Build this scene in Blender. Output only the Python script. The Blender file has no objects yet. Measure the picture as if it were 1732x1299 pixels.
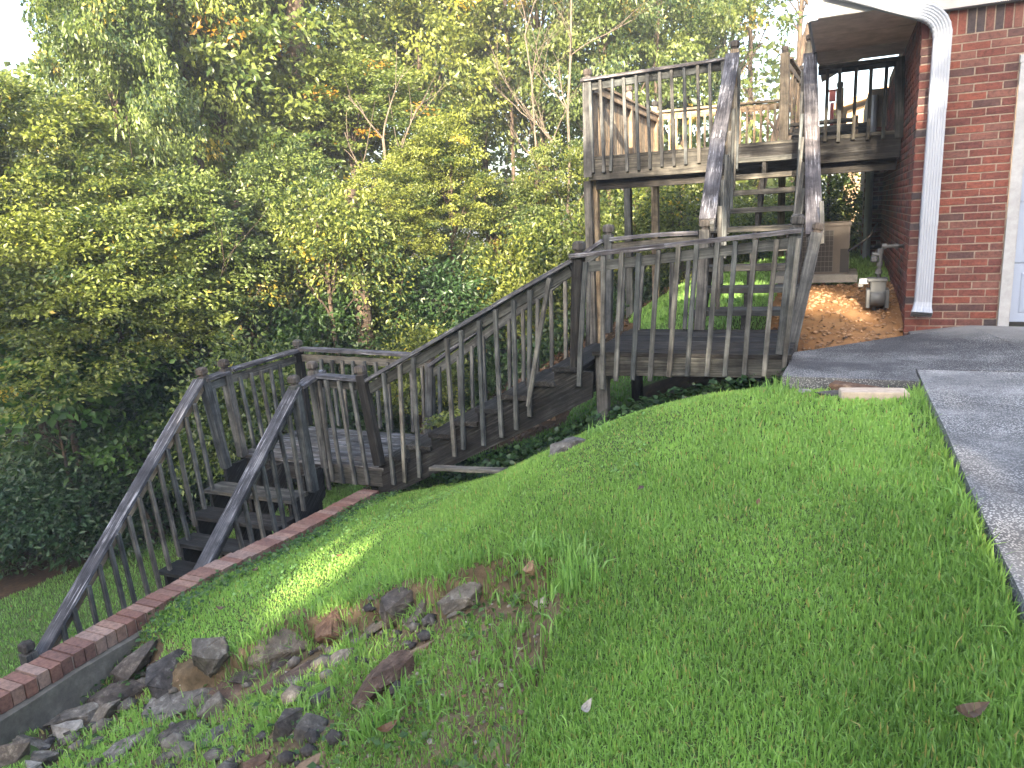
import bpy, math, random
import numpy as np
from mathutils import Matrix, Vector

C = bpy.context.scene.collection
S = bpy.context.scene
rnd = random.Random(7)
R = np.random.default_rng(11)

# ------------------------------------------------------------------ camera, measured from the photograph
# world X runs along the garage front (to the right), Y runs away along the side wall, Z up, eye at z = 0
F, CX, CY = 1251.0, 866.0, 649.5
HY, HS, AZ = 370.0, -0.056, math.radians(24.0)
U = np.array([HS, 1.0, -(CY - HY) / F]); U /= np.linalg.norm(U)
Fw = np.array([0, 0, 1.0]) - U * U[2]; Fw /= np.linalg.norm(Fw)
Rt = np.cross(Fw, U)
if Rt[0] < 0: Rt = -Rt
ca, sa = math.cos(AZ), math.sin(AZ)
def to_st(x, y, z): return np.array([x * ca - y * sa, x * sa + y * ca, z])
def ray(px, py):
    v = np.array([px - CX, -(py - CY), F])
    return to_st(v.dot(Rt), v.dot(Fw), v.dot(U))
def at_t(px, py, t): r = ray(px, py); return r * t / r[1]
def at_s(px, py, s): r = ray(px, py); return r * s / r[0]
def at_z(px, py, z): r = ray(px, py); return r * z / r[2]
def pix(P):
    P = np.atleast_2d(P)
    x = P[:, 0] * ca + P[:, 1] * sa; y = -P[:, 0] * sa + P[:, 1] * ca; z = P[:, 2]
    v = x[:, None] * Rt + y[:, None] * Fw + z[:, None] * U
    d = v[:, 2]
    return CX + F * v[:, 0] / d, CY - F * v[:, 1] / d, d
cam = bpy.data.cameras.new('camera'); co = bpy.data.objects.new('camera', cam); C.objects.link(co)
cx_ = to_st(Rt[0], Fw[0], U[0]); cy_ = to_st(Rt[1], Fw[1], U[1]); cz_ = -to_st(Rt[2], Fw[2], U[2])
co.matrix_world = Matrix(((cx_[0], cy_[0], cz_[0], 0), (cx_[1], cy_[1], cz_[1], 0), (cx_[2], cy_[2], cz_[2], 0), (0, 0, 0, 1)))
cam.sensor_width = 36; cam.lens = 36 * F / 1732; cam.clip_end = 1000; cam.clip_start = 0.05
S.camera = co

# ------------------------------------------------------------------ sky, sun, exposure
SUN_AZ, SUN_EL = math.radians(-9.0), math.radians(19.5)     # light travels along +Y, turned a little to -X
wd = bpy.data.worlds.new('World'); S.world = wd; wd.use_nodes = True
nt = wd.node_tree; bg = nt.nodes['Background']
sky = nt.nodes.new('ShaderNodeTexSky'); sky.sky_type = 'NISHITA'; sky.sun_disc = False
sky.sun_elevation = SUN_EL; sky.sun_rotation = math.radians(180) + SUN_AZ
sky.air_density = 1.0; sky.dust_density = 4.0; sky.ozone_density = 1.0
nt.links.new(sky.outputs[0], bg.inputs[0]); bg.inputs[1].default_value = 0.15
sl = bpy.data.lights.new('sun', 'SUN'); sl.energy = 5.0; sl.angle = math.radians(0.5); sl.color = (1, 0.85, 0.64)
so = bpy.data.objects.new('sun', sl); C.objects.link(so)
sd = Vector((math.sin(SUN_AZ) * math.cos(SUN_EL), math.cos(SUN_AZ) * math.cos(SUN_EL), -math.sin(SUN_EL)))
so.rotation_euler = sd.to_track_quat('-Z', 'Y').to_euler()
S.view_settings.view_transform = 'Standard'; S.view_settings.look = 'None'
S.view_settings.gamma = 1; S.view_settings.exposure = 2.85
S.cycles.max_bounces = 6; S.cycles.transparent_max_bounces = 4

# ------------------------------------------------------------------ materials
def mat(name):
    m = bpy.data.materials.new(name); m.use_nodes = True
    n = m.node_tree.nodes; b = n['Principled BSDF']
    return m, n, m.node_tree.links, b
def ramp(n, stops):
    r = n.new('ShaderNodeValToRGB'); e = r.color_ramp.elements
    while len(e) < len(stops): e.new(0.5)
    for i, (p, c) in enumerate(stops): e[i].position = p; e[i].color = (*c, 1)
    return r
def noise(n, l, vec, scale, detail=4, rough=.6):
    t = n.new('ShaderNodeTexNoise'); t.inputs['Scale'].default_value = scale
    t.inputs['Detail'].default_value = detail; t.inputs['Roughness'].default_value = rough
    if vec is not None: l.new(vec, t.inputs['Vector'])
    return t
def math_(n, l, op, a, b=None, v=None):
    m = n.new('ShaderNodeMath'); m.operation = op
    if hasattr(a, 'is_linked'): l.new(a, m.inputs[0])
    else: m.inputs[0].default_value = a
    if b is not None:
        if hasattr(b, 'is_linked'): l.new(b, m.inputs[1])
        else: m.inputs[1].default_value = b
    return m.outputs[0]
def mix(n, l, fac, a, b, mode='MIX'):
    m = n.new('ShaderNodeMix'); m.data_type = 'RGBA'; m.blend_type = mode
    for sock, v in ((m.inputs[0], fac), (m.inputs[6], a), (m.inputs[7], b)):
        if hasattr(v, 'is_linked'): l.new(v, sock)
        else: sock.default_value = (*v, 1) if isinstance(v, tuple) else v
    return m.outputs[2]
def bump(n, l, b, h, strength=.5, dist=.01):
    bp = n.new('ShaderNodeBump'); bp.inputs['Strength'].default_value = strength; bp.inputs['Distance'].default_value = dist
    l.new(h, bp.inputs['Height']); l.new(bp.outputs[0], b.inputs['Normal'])

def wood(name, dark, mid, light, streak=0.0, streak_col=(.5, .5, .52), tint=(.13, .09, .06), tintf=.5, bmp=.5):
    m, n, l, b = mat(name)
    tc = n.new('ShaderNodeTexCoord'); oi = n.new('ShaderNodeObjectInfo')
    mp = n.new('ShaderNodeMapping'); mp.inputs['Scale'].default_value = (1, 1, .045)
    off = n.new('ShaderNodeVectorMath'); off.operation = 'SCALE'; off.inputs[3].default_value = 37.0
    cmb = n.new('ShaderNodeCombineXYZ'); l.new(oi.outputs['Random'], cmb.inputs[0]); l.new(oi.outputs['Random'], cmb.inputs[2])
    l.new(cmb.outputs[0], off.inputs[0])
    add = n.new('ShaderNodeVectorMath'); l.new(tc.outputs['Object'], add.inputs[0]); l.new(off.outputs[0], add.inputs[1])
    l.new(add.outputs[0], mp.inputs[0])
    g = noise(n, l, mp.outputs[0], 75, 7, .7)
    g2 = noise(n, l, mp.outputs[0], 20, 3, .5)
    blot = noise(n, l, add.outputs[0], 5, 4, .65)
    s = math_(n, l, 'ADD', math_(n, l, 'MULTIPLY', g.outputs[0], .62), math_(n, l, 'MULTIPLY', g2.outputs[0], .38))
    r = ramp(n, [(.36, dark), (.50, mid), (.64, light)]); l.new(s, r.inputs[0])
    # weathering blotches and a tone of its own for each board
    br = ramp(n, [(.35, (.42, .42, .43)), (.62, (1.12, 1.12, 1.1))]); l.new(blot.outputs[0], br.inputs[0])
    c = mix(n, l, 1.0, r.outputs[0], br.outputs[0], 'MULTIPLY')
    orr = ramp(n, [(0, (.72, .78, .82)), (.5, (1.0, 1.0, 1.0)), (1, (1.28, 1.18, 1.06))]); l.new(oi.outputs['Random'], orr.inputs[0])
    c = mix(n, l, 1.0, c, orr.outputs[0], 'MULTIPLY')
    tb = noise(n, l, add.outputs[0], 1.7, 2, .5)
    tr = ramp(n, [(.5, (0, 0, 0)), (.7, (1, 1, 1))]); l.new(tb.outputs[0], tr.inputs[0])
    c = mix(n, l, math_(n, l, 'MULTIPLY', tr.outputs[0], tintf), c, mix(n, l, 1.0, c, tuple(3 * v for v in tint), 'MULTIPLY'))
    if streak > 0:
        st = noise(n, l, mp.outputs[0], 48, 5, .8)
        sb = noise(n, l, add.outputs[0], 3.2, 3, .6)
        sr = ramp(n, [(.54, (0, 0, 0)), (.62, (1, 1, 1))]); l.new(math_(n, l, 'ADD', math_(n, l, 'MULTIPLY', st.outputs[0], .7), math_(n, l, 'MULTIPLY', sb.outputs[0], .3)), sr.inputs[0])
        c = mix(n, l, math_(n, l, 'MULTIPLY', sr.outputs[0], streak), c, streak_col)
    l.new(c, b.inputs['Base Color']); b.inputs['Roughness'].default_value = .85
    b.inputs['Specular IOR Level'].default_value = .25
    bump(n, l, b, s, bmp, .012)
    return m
M = {}
M['wood'] = wood('weathered_wood', (.035, .037, .039), (.095, .098, .098), (.20, .20, .195), tintf=.45)
M['post'] = wood('post_wood', (.03, .031, .034), (.088, .090, .092), (.185, .185, .18), tintf=.4)
M['cap'] = wood('rail_cap_wood', (.028, .027, .034), (.075, .073, .085), (.17, .168, .185), streak=.7, streak_col=(.46, .46, .50), tintf=.4, bmp=.8)
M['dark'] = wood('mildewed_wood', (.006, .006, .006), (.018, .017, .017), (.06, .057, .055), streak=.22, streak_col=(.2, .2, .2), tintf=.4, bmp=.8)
M['floor'] = wood('floor_board_wood', (.015, .015, .016), (.07, .068, .07), (.20, .20, .21), streak=.7, streak_col=(.38, .38, .41), tintf=.3, bmp=.8)
M['rim'] = wood('rim_board_wood', (.018, .018, .018), (.06, .06, .057), (.15, .147, .135), tintf=.4, bmp=.7)
M['warm'] = wood('brown_wood', (.10, .072, .045), (.26, .20, .14), (.45, .37, .27), tintf=.5)
M['knob'] = wood('cap_end_grain', (.025, .023, .024), (.085, .075, .07), (.17, .155, .145), tintf=.6, bmp=.9)

def simple(name, col, rough=.6, var=.0, scale=8, spec=.4, metal=0, bmp=0):
    m, n, l, b = mat(name)
    tc = n.new('ShaderNodeTexCoord')
    if var:
        t = noise(n, l, tc.outputs['Object'], scale, 6, .65)
        r = ramp(n, [(.3, tuple(v * (1 - var) for v in col)), (.7, tuple(min(1, v * (1 + var)) for v in col))]); l.new(t.outputs[0], r.inputs[0])
        l.new(r.outputs[0], b.inputs['Base Color'])
        if bmp: bump(n, l, b, t.outputs[0], bmp, .01)
    else: b.inputs['Base Color'].default_value = (*col, 1)
    b.inputs['Roughness'].default_value = rough; b.inputs['Specular IOR Level'].default_value = spec; b.inputs['Metallic'].default_value = metal
    return m
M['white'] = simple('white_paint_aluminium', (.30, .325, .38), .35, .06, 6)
M['trim'] = simple('chalky_trim_paint', (.33, .335, .35), .7, .15, 20)
M['siding'] = simple('grey_siding', (.33, .33, .33), .6, .1, 6)
M['door'] = simple('garage_door_paint', (.29, .34, .45), .45, .04, 4)
M['soffit'] = simple('brown_soffit', (.56, .48, .44), .75, .25, 5)
M['mortar'] = simple('mortar', (.27, .225, .185), .9, .2, 60, bmp=.3)
M['grey_metal'] = simple('grey_gas_meter_paint', (.085, .09, .095), .5, .15, 14)
M['pipe'] = simple('galvanised_pipe', (.09, .093, .097), .5, .25, 30)
M['ac'] = simple('beige_cabinet_paint', (.115, .097, .083), .6, .15, 6)
M['coil'] = simple('dark_coil_grille', (.03, .028, .028), .5)
M['grille'] = simple('grille_wire', (.12, .11, .11), .5)
M['black'] = simple('black_rubber_and_hollow', (.02, .02, .02), .6)
M['roof'] = simple('shingle_roof', (.10, .09, .085), .9, .3, 25)
M['tan'] = simple('tan_siding', (.42, .29, .18), .8, .15, 5)
M['cablegrey'] = simple('dark_cable', (.05, .045, .04), .6)
M['paleblock'] = simple('tan_concrete_block', (.46, .37, .29), .9, .2, 18, bmp=.4)

def brick_mat(name, stops, spots=True):
    m, n, l, b = mat(name)
    oi = n.new('ShaderNodeObjectInfo'); tc = n.new('ShaderNodeTexCoord'); ge = n.new('ShaderNodeNewGeometry')
    at = n.new('ShaderNodeAttribute'); at.attribute_name = 'tone'
    f = math_(n, l, 'FRACT', math_(n, l, 'ADD', oi.outputs['Random'], at.outputs['Fac']))
    r = ramp(n, stops); r.color_ramp.interpolation = 'CONSTANT'; l.new(f, r.inputs[0])
    t = noise(n, l, ge.outputs['Position'], 38, 6, .7)
    rr = ramp(n, [(.32, (.55, .55, .58)), (.55, (1, 1, 1)), (.75, (1.25, 1.2, 1.15))]); l.new(t.outputs[0], rr.inputs[0])
    c = mix(n, l, 1.0, r.outputs[0], rr.outputs[0], 'MULTIPLY')
    t2 = noise(n, l, ge.outputs['Position'], 4, 3, .6)
    r2 = ramp(n, [(.35, (.8, .8, .82)), (.65, (1.12, 1.1, 1.08))]); l.new(t2.outputs[0], r2.inputs[0])
    c = mix(n, l, 1.0, c, r2.outputs[0], 'MULTIPLY')
    l.new(c, b.inputs['Base Color']); b.inputs['Roughness'].default_value = .85; b.inputs['Specular IOR Level'].default_value = .2
    bump(n, l, b, t.outputs[0], .5, .008)
    return m
M['brick'] = brick_mat('red_brick', [(0, (.145, .054, .044)), (.18, (.175, .062, .048)), (.36, (.12, .046, .041)), (.52, (.155, .072, .06)),
                                     (.68, (.195, .066, .048)), (.82, (.068, .054, .057)), (.91, (.09, .05, .048))])
M['capbrick'] = brick_mat('weathered_cap_brick', [(0, (.20, .115, .092)), (.2, (.24, .15, .12)), (.4, (.17, .095, .08)), (.6, (.24, .165, .14)), (.8, (.19, .10, .08))])

def soil_mat(name, stops, scale=9, speck=None):
    m, n, l, b = mat(name)
    ge = n.new('ShaderNodeNewGeometry')
    t = noise(n, l, ge.outputs['Position'], scale, 9, .72)
    t2 = noise(n, l, ge.outputs['Position'], scale * .13, 3, .6)
    s = math_(n, l, 'ADD', math_(n, l, 'MULTIPLY', t.outputs[0], .6), math_(n, l, 'MULTIPLY', t2.outputs[0], .4))
    r = ramp(n, stops); l.new(s, r.inputs[0]); c = r.outputs[0]
    if speck:
        v = n.new('ShaderNodeTexVoronoi'); v.inputs['Scale'].default_value = speck[0]; l.new(ge.outputs['Position'], v.inputs['Vector'])
        vn = noise(n, l, ge.outputs['Position'], speck[0] * .8, 3, .7)
        vr = ramp(n, [(speck[1], (1, 1, 1)), (speck[1] + .06, (0, 0, 0))])
        l.new(math_(n, l, 'ADD', v.outputs['Distance'], math_(n, l, 'MULTIPLY', math_(n, l, 'SUBTRACT', vn.outputs[0], .5), .5)), vr.inputs[0])
        pn = noise(n, l, ge.outputs['Position'], 1.3, 3, .6)
        pr = ramp(n, [(.38, (.25, .25, .25)), (.62, (1, 1, 1))]); l.new(pn.outputs[0], pr.inputs[0])
        c = mix(n, l, math_(n, l, 'MULTIPLY', vr.outputs[0], pr.outputs[0]), c, speck[2])
    l.new(c, b.inputs['Base Color']); b.inputs['Roughness'].default_value = .95; b.inputs['Specular IOR Level'].default_value = .15
    bump(n, l, b, s, .6, .03)
    return m
M['lawn'] = soil_mat('lawn_soil', [(.35, (.045, .062, .02)), (.5, (.07, .105, .03)), (.66, (.10, .145, .045))], 12)
M['dirt'] = soil_mat('orange_clay', [(.32, (.14, .068, .03)), (.5, (.25, .135, .06)), (.66, (.33, .20, .10))], 8)
M['pit'] = soil_mat('eroded_soil', [(.33, (.04, .03, .018)), (.5, (.12, .085, .05)), (.67, (.26, .19, .12))], 14)
M['litter'] = soil_mat('leaf_litter', [(.34, (.014, .011, .008)), (.5, (.045, .028, .016)), (.66, (.10, .06, .032))], 14)
M['drive'] = soil_mat('stained_concrete', [(.36, (.065, .065, .070)), (.5, (.13, .13, .135)), (.64, (.29, .285, .285))], 2.2, (105, .37, (.46, .455, .45)))
M['drive_dark'] = soil_mat('dark_stained_concrete', [(.36, (.028, .028, .032)), (.5, (.06, .06, .066)), (.64, (.15, .15, .155))], 2.6, (95, .30, (.34, .34, .33)))
def pave_mat():
    # one poured surface: black staining by the lawn, swept clean towards the garage door
    m = soil_mat('walk_concrete', [(.36, (.030, .030, .034)), (.5, (.065, .065, .071)), (.64, (.16, .16, .165))], 2.6, (95, .30, (.34, .34, .33)))
    n, l = m.node_tree.nodes, m.node_tree.links; b = n['Principled BSDF']; src = b.inputs['Base Color'].links[0].from_socket
    ge = n.new('ShaderNodeNewGeometry'); sp = n.new('ShaderNodeSeparateXYZ'); l.new(ge.outputs['Position'], sp.inputs[0])
    t = noise(n, l, ge.outputs['Position'], 1.6, 5, .65)
    f = math_(n, l, 'ADD', math_(n, l, 'ADD', math_(n, l, 'MULTIPLY', sp.outputs[0], .55), math_(n, l, 'MULTIPLY', sp.outputs[1], .45)), math_(n, l, 'MULTIPLY', t.outputs[0], .9))
    f = math_(n, l, 'SUBTRACT', f, 3.75); r = ramp(n, [(.45, (0, 0, 0)), (.95, (1, 1, 1))]); l.new(f, r.inputs[0])
    l.new(mix(n, l, r.outputs[0], src, (.25, .245, .235)), b.inputs['Base Color']); return m
M['drive_dark'] = pave_mat()
M['conc'] = soil_mat('grey_concrete', [(.35, (.07, .065, .058)), (.5, (.13, .122, .108)), (.66, (.24, .225, .20))], 8)
M['lightconc'] = soil_mat('pale_concrete', [(.35, (.20, .195, .18)), (.5, (.30, .29, .27)), (.66, (.40, .39, .36))], 4, (90, .16, (.14, .14, .14)))

def leaf_mat(name, dark, light, trans, tf=.35, special=None, rough=.42):
    m, n, l, b = mat(name)
    at = n.new('ShaderNodeAttribute'); at.attribute_name = 'tone'
    oi = n.new('ShaderNodeObjectInfo')
    r = ramp(n, [(0, dark), (.90, light)] + ([(.955, light), (.97, special)] if special else []))
    l.new(at.outputs['Fac'], r.inputs[0])
    orr = ramp(n, [(0, (.78, .85, .9)), (1, (1.2, 1.1, .9))]); l.new(oi.outputs['Random'], orr.inputs[0])
    c = mix(n, l, 1.0, r.outputs[0], orr.outputs[0], 'MULTIPLY')
    l.new(c, b.inputs['Base Color']); b.inputs['Roughness'].default_value = rough; b.inputs['Specular IOR Level'].default_value = .45
    tr = n.new('ShaderNodeBsdfTranslucent'); l.new(mix(n, l, 1.0, c, trans, 'MULTIPLY'), tr.inputs[0])
    ms = n.new('ShaderNodeMixShader'); ms.inputs[0].default_value = tf
    l.new(b.outputs[0], ms.inputs[1]); l.new(tr.outputs[0], ms.inputs[2]); l.new(ms.outputs[0], n['Material Output'].inputs[0])
    return m
M['leaf'] = leaf_mat('oak_leaves', (.018, .042, .014), (.20, .235, .055), (1.9, 2.1, 1.0), .30, (.36, .27, .04))
M['leafyellow'] = leaf_mat('turning_leaves', (.05, .085, .02), (.19, .22, .05), (1.8, 1.8, 1.0), .38, (.42, .22, .03))
M['leafdark'] = leaf_mat('dark_shrub_leaves', (.018, .045, .016), (.05, .095, .03), (1.8, 2.0, 1.2), .28)
M['leafbig'] = leaf_mat('broad_leaves', (.035, .085, .02), (.09, .17, .045), (2.0, 2.2, 1.0), .35)
M['farleaf'] = leaf_mat('far_leaves', (.022, .047, .017), (.165, .20, .058), (2.0, 2.2, 1.2), .35, (.30, .22, .05))
M['grass'] = leaf_mat('grass_blades', (.11, .215, .05), (.30, .50, .14), (1.4, 1.5, 1.0), .35, (.36, .32, .13), rough=.5)
M['brownleaf'] = leaf_mat('dead_leaves', (.05, .028, .016), (.17, .09, .045), (1, 1, 1), .15)
M['vine'] = leaf_mat('vine_leaves', (.02, .06, .012), (.07, .14, .03), (1.8, 2, 1), .3)
def bark_mat(name, a, c_):
    m, n, l, b = mat(name)
    tc = n.new('ShaderNodeTexCoord'); mp = n.new('ShaderNodeMapping'); mp.inputs['Scale'].default_value = (1, 1, .14); l.new(tc.outputs['Object'], mp.inputs[0])
    t = noise(n, l, mp.outputs[0], 26, 6, .7); r = ramp(n, [(.38, a), (.62, c_)]); l.new(t.outputs[0], r.inputs[0])
    l.new(r.outputs[0], b.inputs['Base Color']); b.inputs['Roughness'].default_value = .9; bump(n, l, b, t.outputs[0], 1, .04)
    return m
M['bark'] = bark_mat('bark', (.028, .02, .015), (.115, .08, .055))
M["palebark"] = bark_mat("pale_dry_bark", (.07, .055, .042), (.18, .145, .11))
def rock_mat(name, a, c_, li):
    m, n, l, b = mat(name)
    tc = n.new('ShaderNodeTexCoord'); ge = n.new('ShaderNodeNewGeometry'); oi = n.new('ShaderNodeObjectInfo')
    t = noise(n, l, ge.outputs['Position'], 16, 9, .75); r = ramp(n, [(.33, a), (.55, c_), (.70, li)]); l.new(t.outputs[0], r.inputs[0])
    t2 = noise(n, l, ge.outputs['Position'], 3.4, 3, .6); r2 = ramp(n, [(.4, (.7, .68, .68)), (.6, (1.15, 1.1, 1.05))]); l.new(t2.outputs[0], r2.inputs[0])
    orr = ramp(n, [(0, (.8, .84, .9)), (1, (1.2, 1.1, .98))]); l.new(oi.outputs['Random'], orr.inputs[0])
    c = mix(n, l, 1.0, mix(n, l, 1.0, r.outputs[0], r2.outputs[0], 'MULTIPLY'), orr.outputs[0], 'MULTIPLY')
    l.new(c, b.inputs['Base Color']); b.inputs['Roughness'].default_value = .9; b.inputs['Specular IOR Level'].default_value = .2; bump(n, l, b, t.outputs[0], .9, .025)
    return m
M['rock_dark'] = rock_mat('dark_rock', (.03, .028, .028), (.10, .092, .088), (.27, .26, .245))
M['rock_grey'] = rock_mat('grey_rock', (.07, .065, .058), (.18, .168, .15), (.42, .41, .38))
M['rock_red'] = rock_mat('reddish_rock', (.05, .032, .025), (.15, .10, .075), (.32, .25, .19))
M['rock_pale'] = rock_mat('pale_rock', (.22, .20, .18), (.42, .40, .36), (.60, .57, .52))
M['rock_tan'] = rock_mat('tan_rock', (.13, .09, .06), (.30, .21, .14), (.42, .33, .24))

# ------------------------------------------------------------------ object helpers
WM = {}
def link(o, parent=None, Mx=None):
    C.objects.link(o); Mx = Mx or Matrix.Identity(4)
    if parent is not None:
        o.parent = parent; o.matrix_parent_inverse = WM[parent.name].inverted()
    o.matrix_basis = Mx; WM[o.name] = Mx
    return o
def tag(o, label=None, cat=None, group=None, kind=None):
    if label: o['label'] = label
    if cat: o['category'] = cat
    if group: o['group'] = group
    if kind: o['kind'] = kind
    return o
def thing(name, loc, label, cat, group=None):
    o = bpy.data.objects.new(name, None); o.empty_display_size = .1
    link(o, None, Matrix.Translation(Vector(loc))); return tag(o, label, cat, group)
def meshobj(name, verts, faces, m, parent=None, Mx=None, smooth=False, label=None):
    me = bpy.data.meshes.new(name); me.from_pydata([tuple(map(float, v)) for v in verts], [], [tuple(f) for f in faces])
    if m: me.materials.append(m)
    if smooth: me.polygons.foreach_set('use_smooth', [True] * len(me.polygons))
    me.update()
    o = bpy.data.objects.new(name, me); link(o, parent, Mx)
    if label: o['label'] = label
    return o
def npmesh(name, V, Fq, m, tone=None, smooth=False):
    me = bpy.data.meshes.new(name); k = Fq.shape[1]
    me.vertices.add(len(V)); me.vertices.foreach_set('co', V.astype(np.float32).ravel())
    me.loops.add(Fq.size); me.loops.foreach_set('vertex_index', Fq.astype(np.int32).ravel())
    me.polygons.add(len(Fq)); me.polygons.foreach_set('loop_start', np.arange(0, Fq.size, k, dtype=np.int32))
    try: me.polygons.foreach_set('loop_total', np.full(len(Fq), k, dtype=np.int32))
    except Exception: pass
    if smooth: me.polygons.foreach_set('use_smooth', np.ones(len(Fq), bool))
    me.materials.append(m); me.update(calc_edges=True)
    if tone is not None:
        a = me.attributes.new('tone', 'FLOAT', 'POINT'); a.data.foreach_set('value', tone.astype(np.float32))
    return me
def oriented(name, v, f, m, parent, d):
    Mx, _ = frame(v[0], tuple(Vector(v[0]) + Vector(d)), (0, 0, 1)); inv = Mx.inverted()
    return meshobj(name, [tuple(inv @ Vector(q)) for q in v], f, m, parent, Mx)
class MB:
    def __init__(s): s.v = []; s.f = []
    def box(s, a, b):
        k = len(s.v); (x0, y0, z0), (x1, y1, z1) = a, b
        s.v += [(x0, y0, z0), (x1, y0, z0), (x1, y1, z0), (x0, y1, z0), (x0, y0, z1), (x1, y0, z1), (x1, y1, z1), (x0, y1, z1)]
        s.f += [tuple(k + i for i in q) for q in ((0, 3, 2, 1), (4, 5, 6, 7), (0, 1, 5, 4), (1, 2, 6, 5), (2, 3, 7, 6), (3, 0, 4, 7))]
        return s
    def tube(s, pts, rads, n=8, cap=True):
        pts = [Vector(p) for p in pts]; k0 = len(s.v)
        if not hasattr(rads, '__len__'): rads = [rads] * len(pts)
        prev = None
        for i, p in enumerate(pts):
            d = (pts[min(i + 1, len(pts) - 1)] - pts[max(i - 1, 0)]).normalized()
            a = prev if prev is not None else (Vector((0, 0, 1)) if abs(d.z) < .9 else Vector((1, 0, 0)))
            x = (a - d * a.dot(d)).normalized(); prev = x; y = d.cross(x)
            for j in range(n):
                t = 2 * math.pi * j / n; q = p + (x * math.cos(t) + y * math.sin(t)) * rads[i]; s.v.append(tuple(q))
        for i in range(len(pts) - 1):
            for j in range(n):
                a = k0 + i * n + j; b = k0 + i * n + (j + 1) % n; s.f.append((a, b, b + n, a + n))
        if cap:
            s.f.append(tuple(k0 + j for j in range(n))[::-1]); s.f.append(tuple(k0 + (len(pts) - 1) * n + j for j in range(n)))
        return s
    def ring(s, rings):
        k0 = len(s.v); n = len(rings[0])
        for r in rings: s.v += [tuple(p) for p in r]
        for i in range(len(rings) - 1):
            for j in range(n):
                a = k0 + i * n + j; b = k0 + i * n + (j + 1) % n; s.f.append((a, b, b + n, a + n))
        s.f.append(tuple(k0 + j for j in range(n))[::-1]); s.f.append(tuple(k0 + (len(rings) - 1) * n + j for j in range(n)))
        return s
    def build(s, name, m, parent=None, smooth=False, Mx=None, label=None): return meshobj(name, s.v, s.f, m, parent, Mx, smooth, label)

def frame(p0, p1, up):
    p0, p1, up = Vector(p0), Vector(p1), Vector(up)
    z = (p1 - p0).normalized(); y = (up - z * up.dot(z)).normalized(); x = y.cross(z)
    return Matrix(((x.x, y.x, z.x, p0.x), (x.y, y.y, z.y, p0.y), (x.z, y.z, z.z, p0.z), (0, 0, 0, 1))), (p1 - p0).length
def oct_ring(w, h, c, z, dx=0, dy=0):
    a, b = w / 2, h / 2
    return [(x + dx, y + dy, z) for x, y in ((-a + c, -b), (a - c, -b), (a, -b + c), (a, b - c), (a - c, b), (-a + c, b), (-a, b - c), (-a, -b + c))]
def beam(name, p0, p1, w, h, m, parent, up=(0, 0, 1), seg=1, bow=.0, c=.004, label=None, cut=0.0):
    """a board from p0 to p1: w across, h along 'up'; bow bends it a little, cut slants its far end"""
    Mx, L = frame(p0, p1, up); rings = []
    a1, a2 = rnd.uniform(-1, 1) * bow, rnd.uniform(-1, 1) * bow
    jit = .0015 if w > .03 else 0
    for i in range(seg + 1):
        f = i / seg; q = math.sin(math.pi * f)
        r = oct_ring(w + rnd.uniform(-jit, jit), h + rnd.uniform(-jit, jit), c, L * f, a1 * q, a2 * q)
        if cut and i == seg: r = [(x, y, z + cut * y / h) for x, y, z in r]
        rings.append(r)
    return MB().ring(rings).build(name, m, parent, Mx=Mx, label=label)
Y = (0, 1, 0); Z = (0, 0, 1); X = (1, 0, 0)
def baluster(p0, p1, parent, m='wood', w=.036, label=None):
    j = .006
    p0 = (p0[0] + rnd.uniform(-j, j), p0[1] + rnd.uniform(-.003, .003), p0[2]); p1 = (p1[0] + rnd.uniform(-j, j), p1[1] + rnd.uniform(-.003, .003), p1[2])
    return beam('baluster', p0, p1, w, w * rnd.uniform(.96, 1.05), M[m], parent, Y, 3, .004, .003, label, cut=.015)
def newel(p0, p1, parent, w=.089, m='post', cap=True, ch=.10, cw=.098):
    """square post from p0 up to p1 with a turned-neck block cap"""
    o = beam('newel_post', p0, p1, w, w, M[m], parent, Y, 4, .004, .006)
    if cap:
        Mx, L = frame(p1, tuple(Vector(p1) + (Vector(p1) - Vector(p0)).normalized() * .1), Y)
        rings = [oct_ring(a, a, b, z) for a, b, z in ((w * .99, .006, -.002), (w * .7, .012, .004), (w * .70, .012, .020), (cw * .9, .01, .026), (cw, .012, .036), (cw * 1.0, .014, ch * .78), (cw * .84, .026, ch * .95), (cw * .5, .02, ch))]
        MB().ring(rings).build('post_cap', M['knob'], o, Mx=Mx)
    return o

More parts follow.
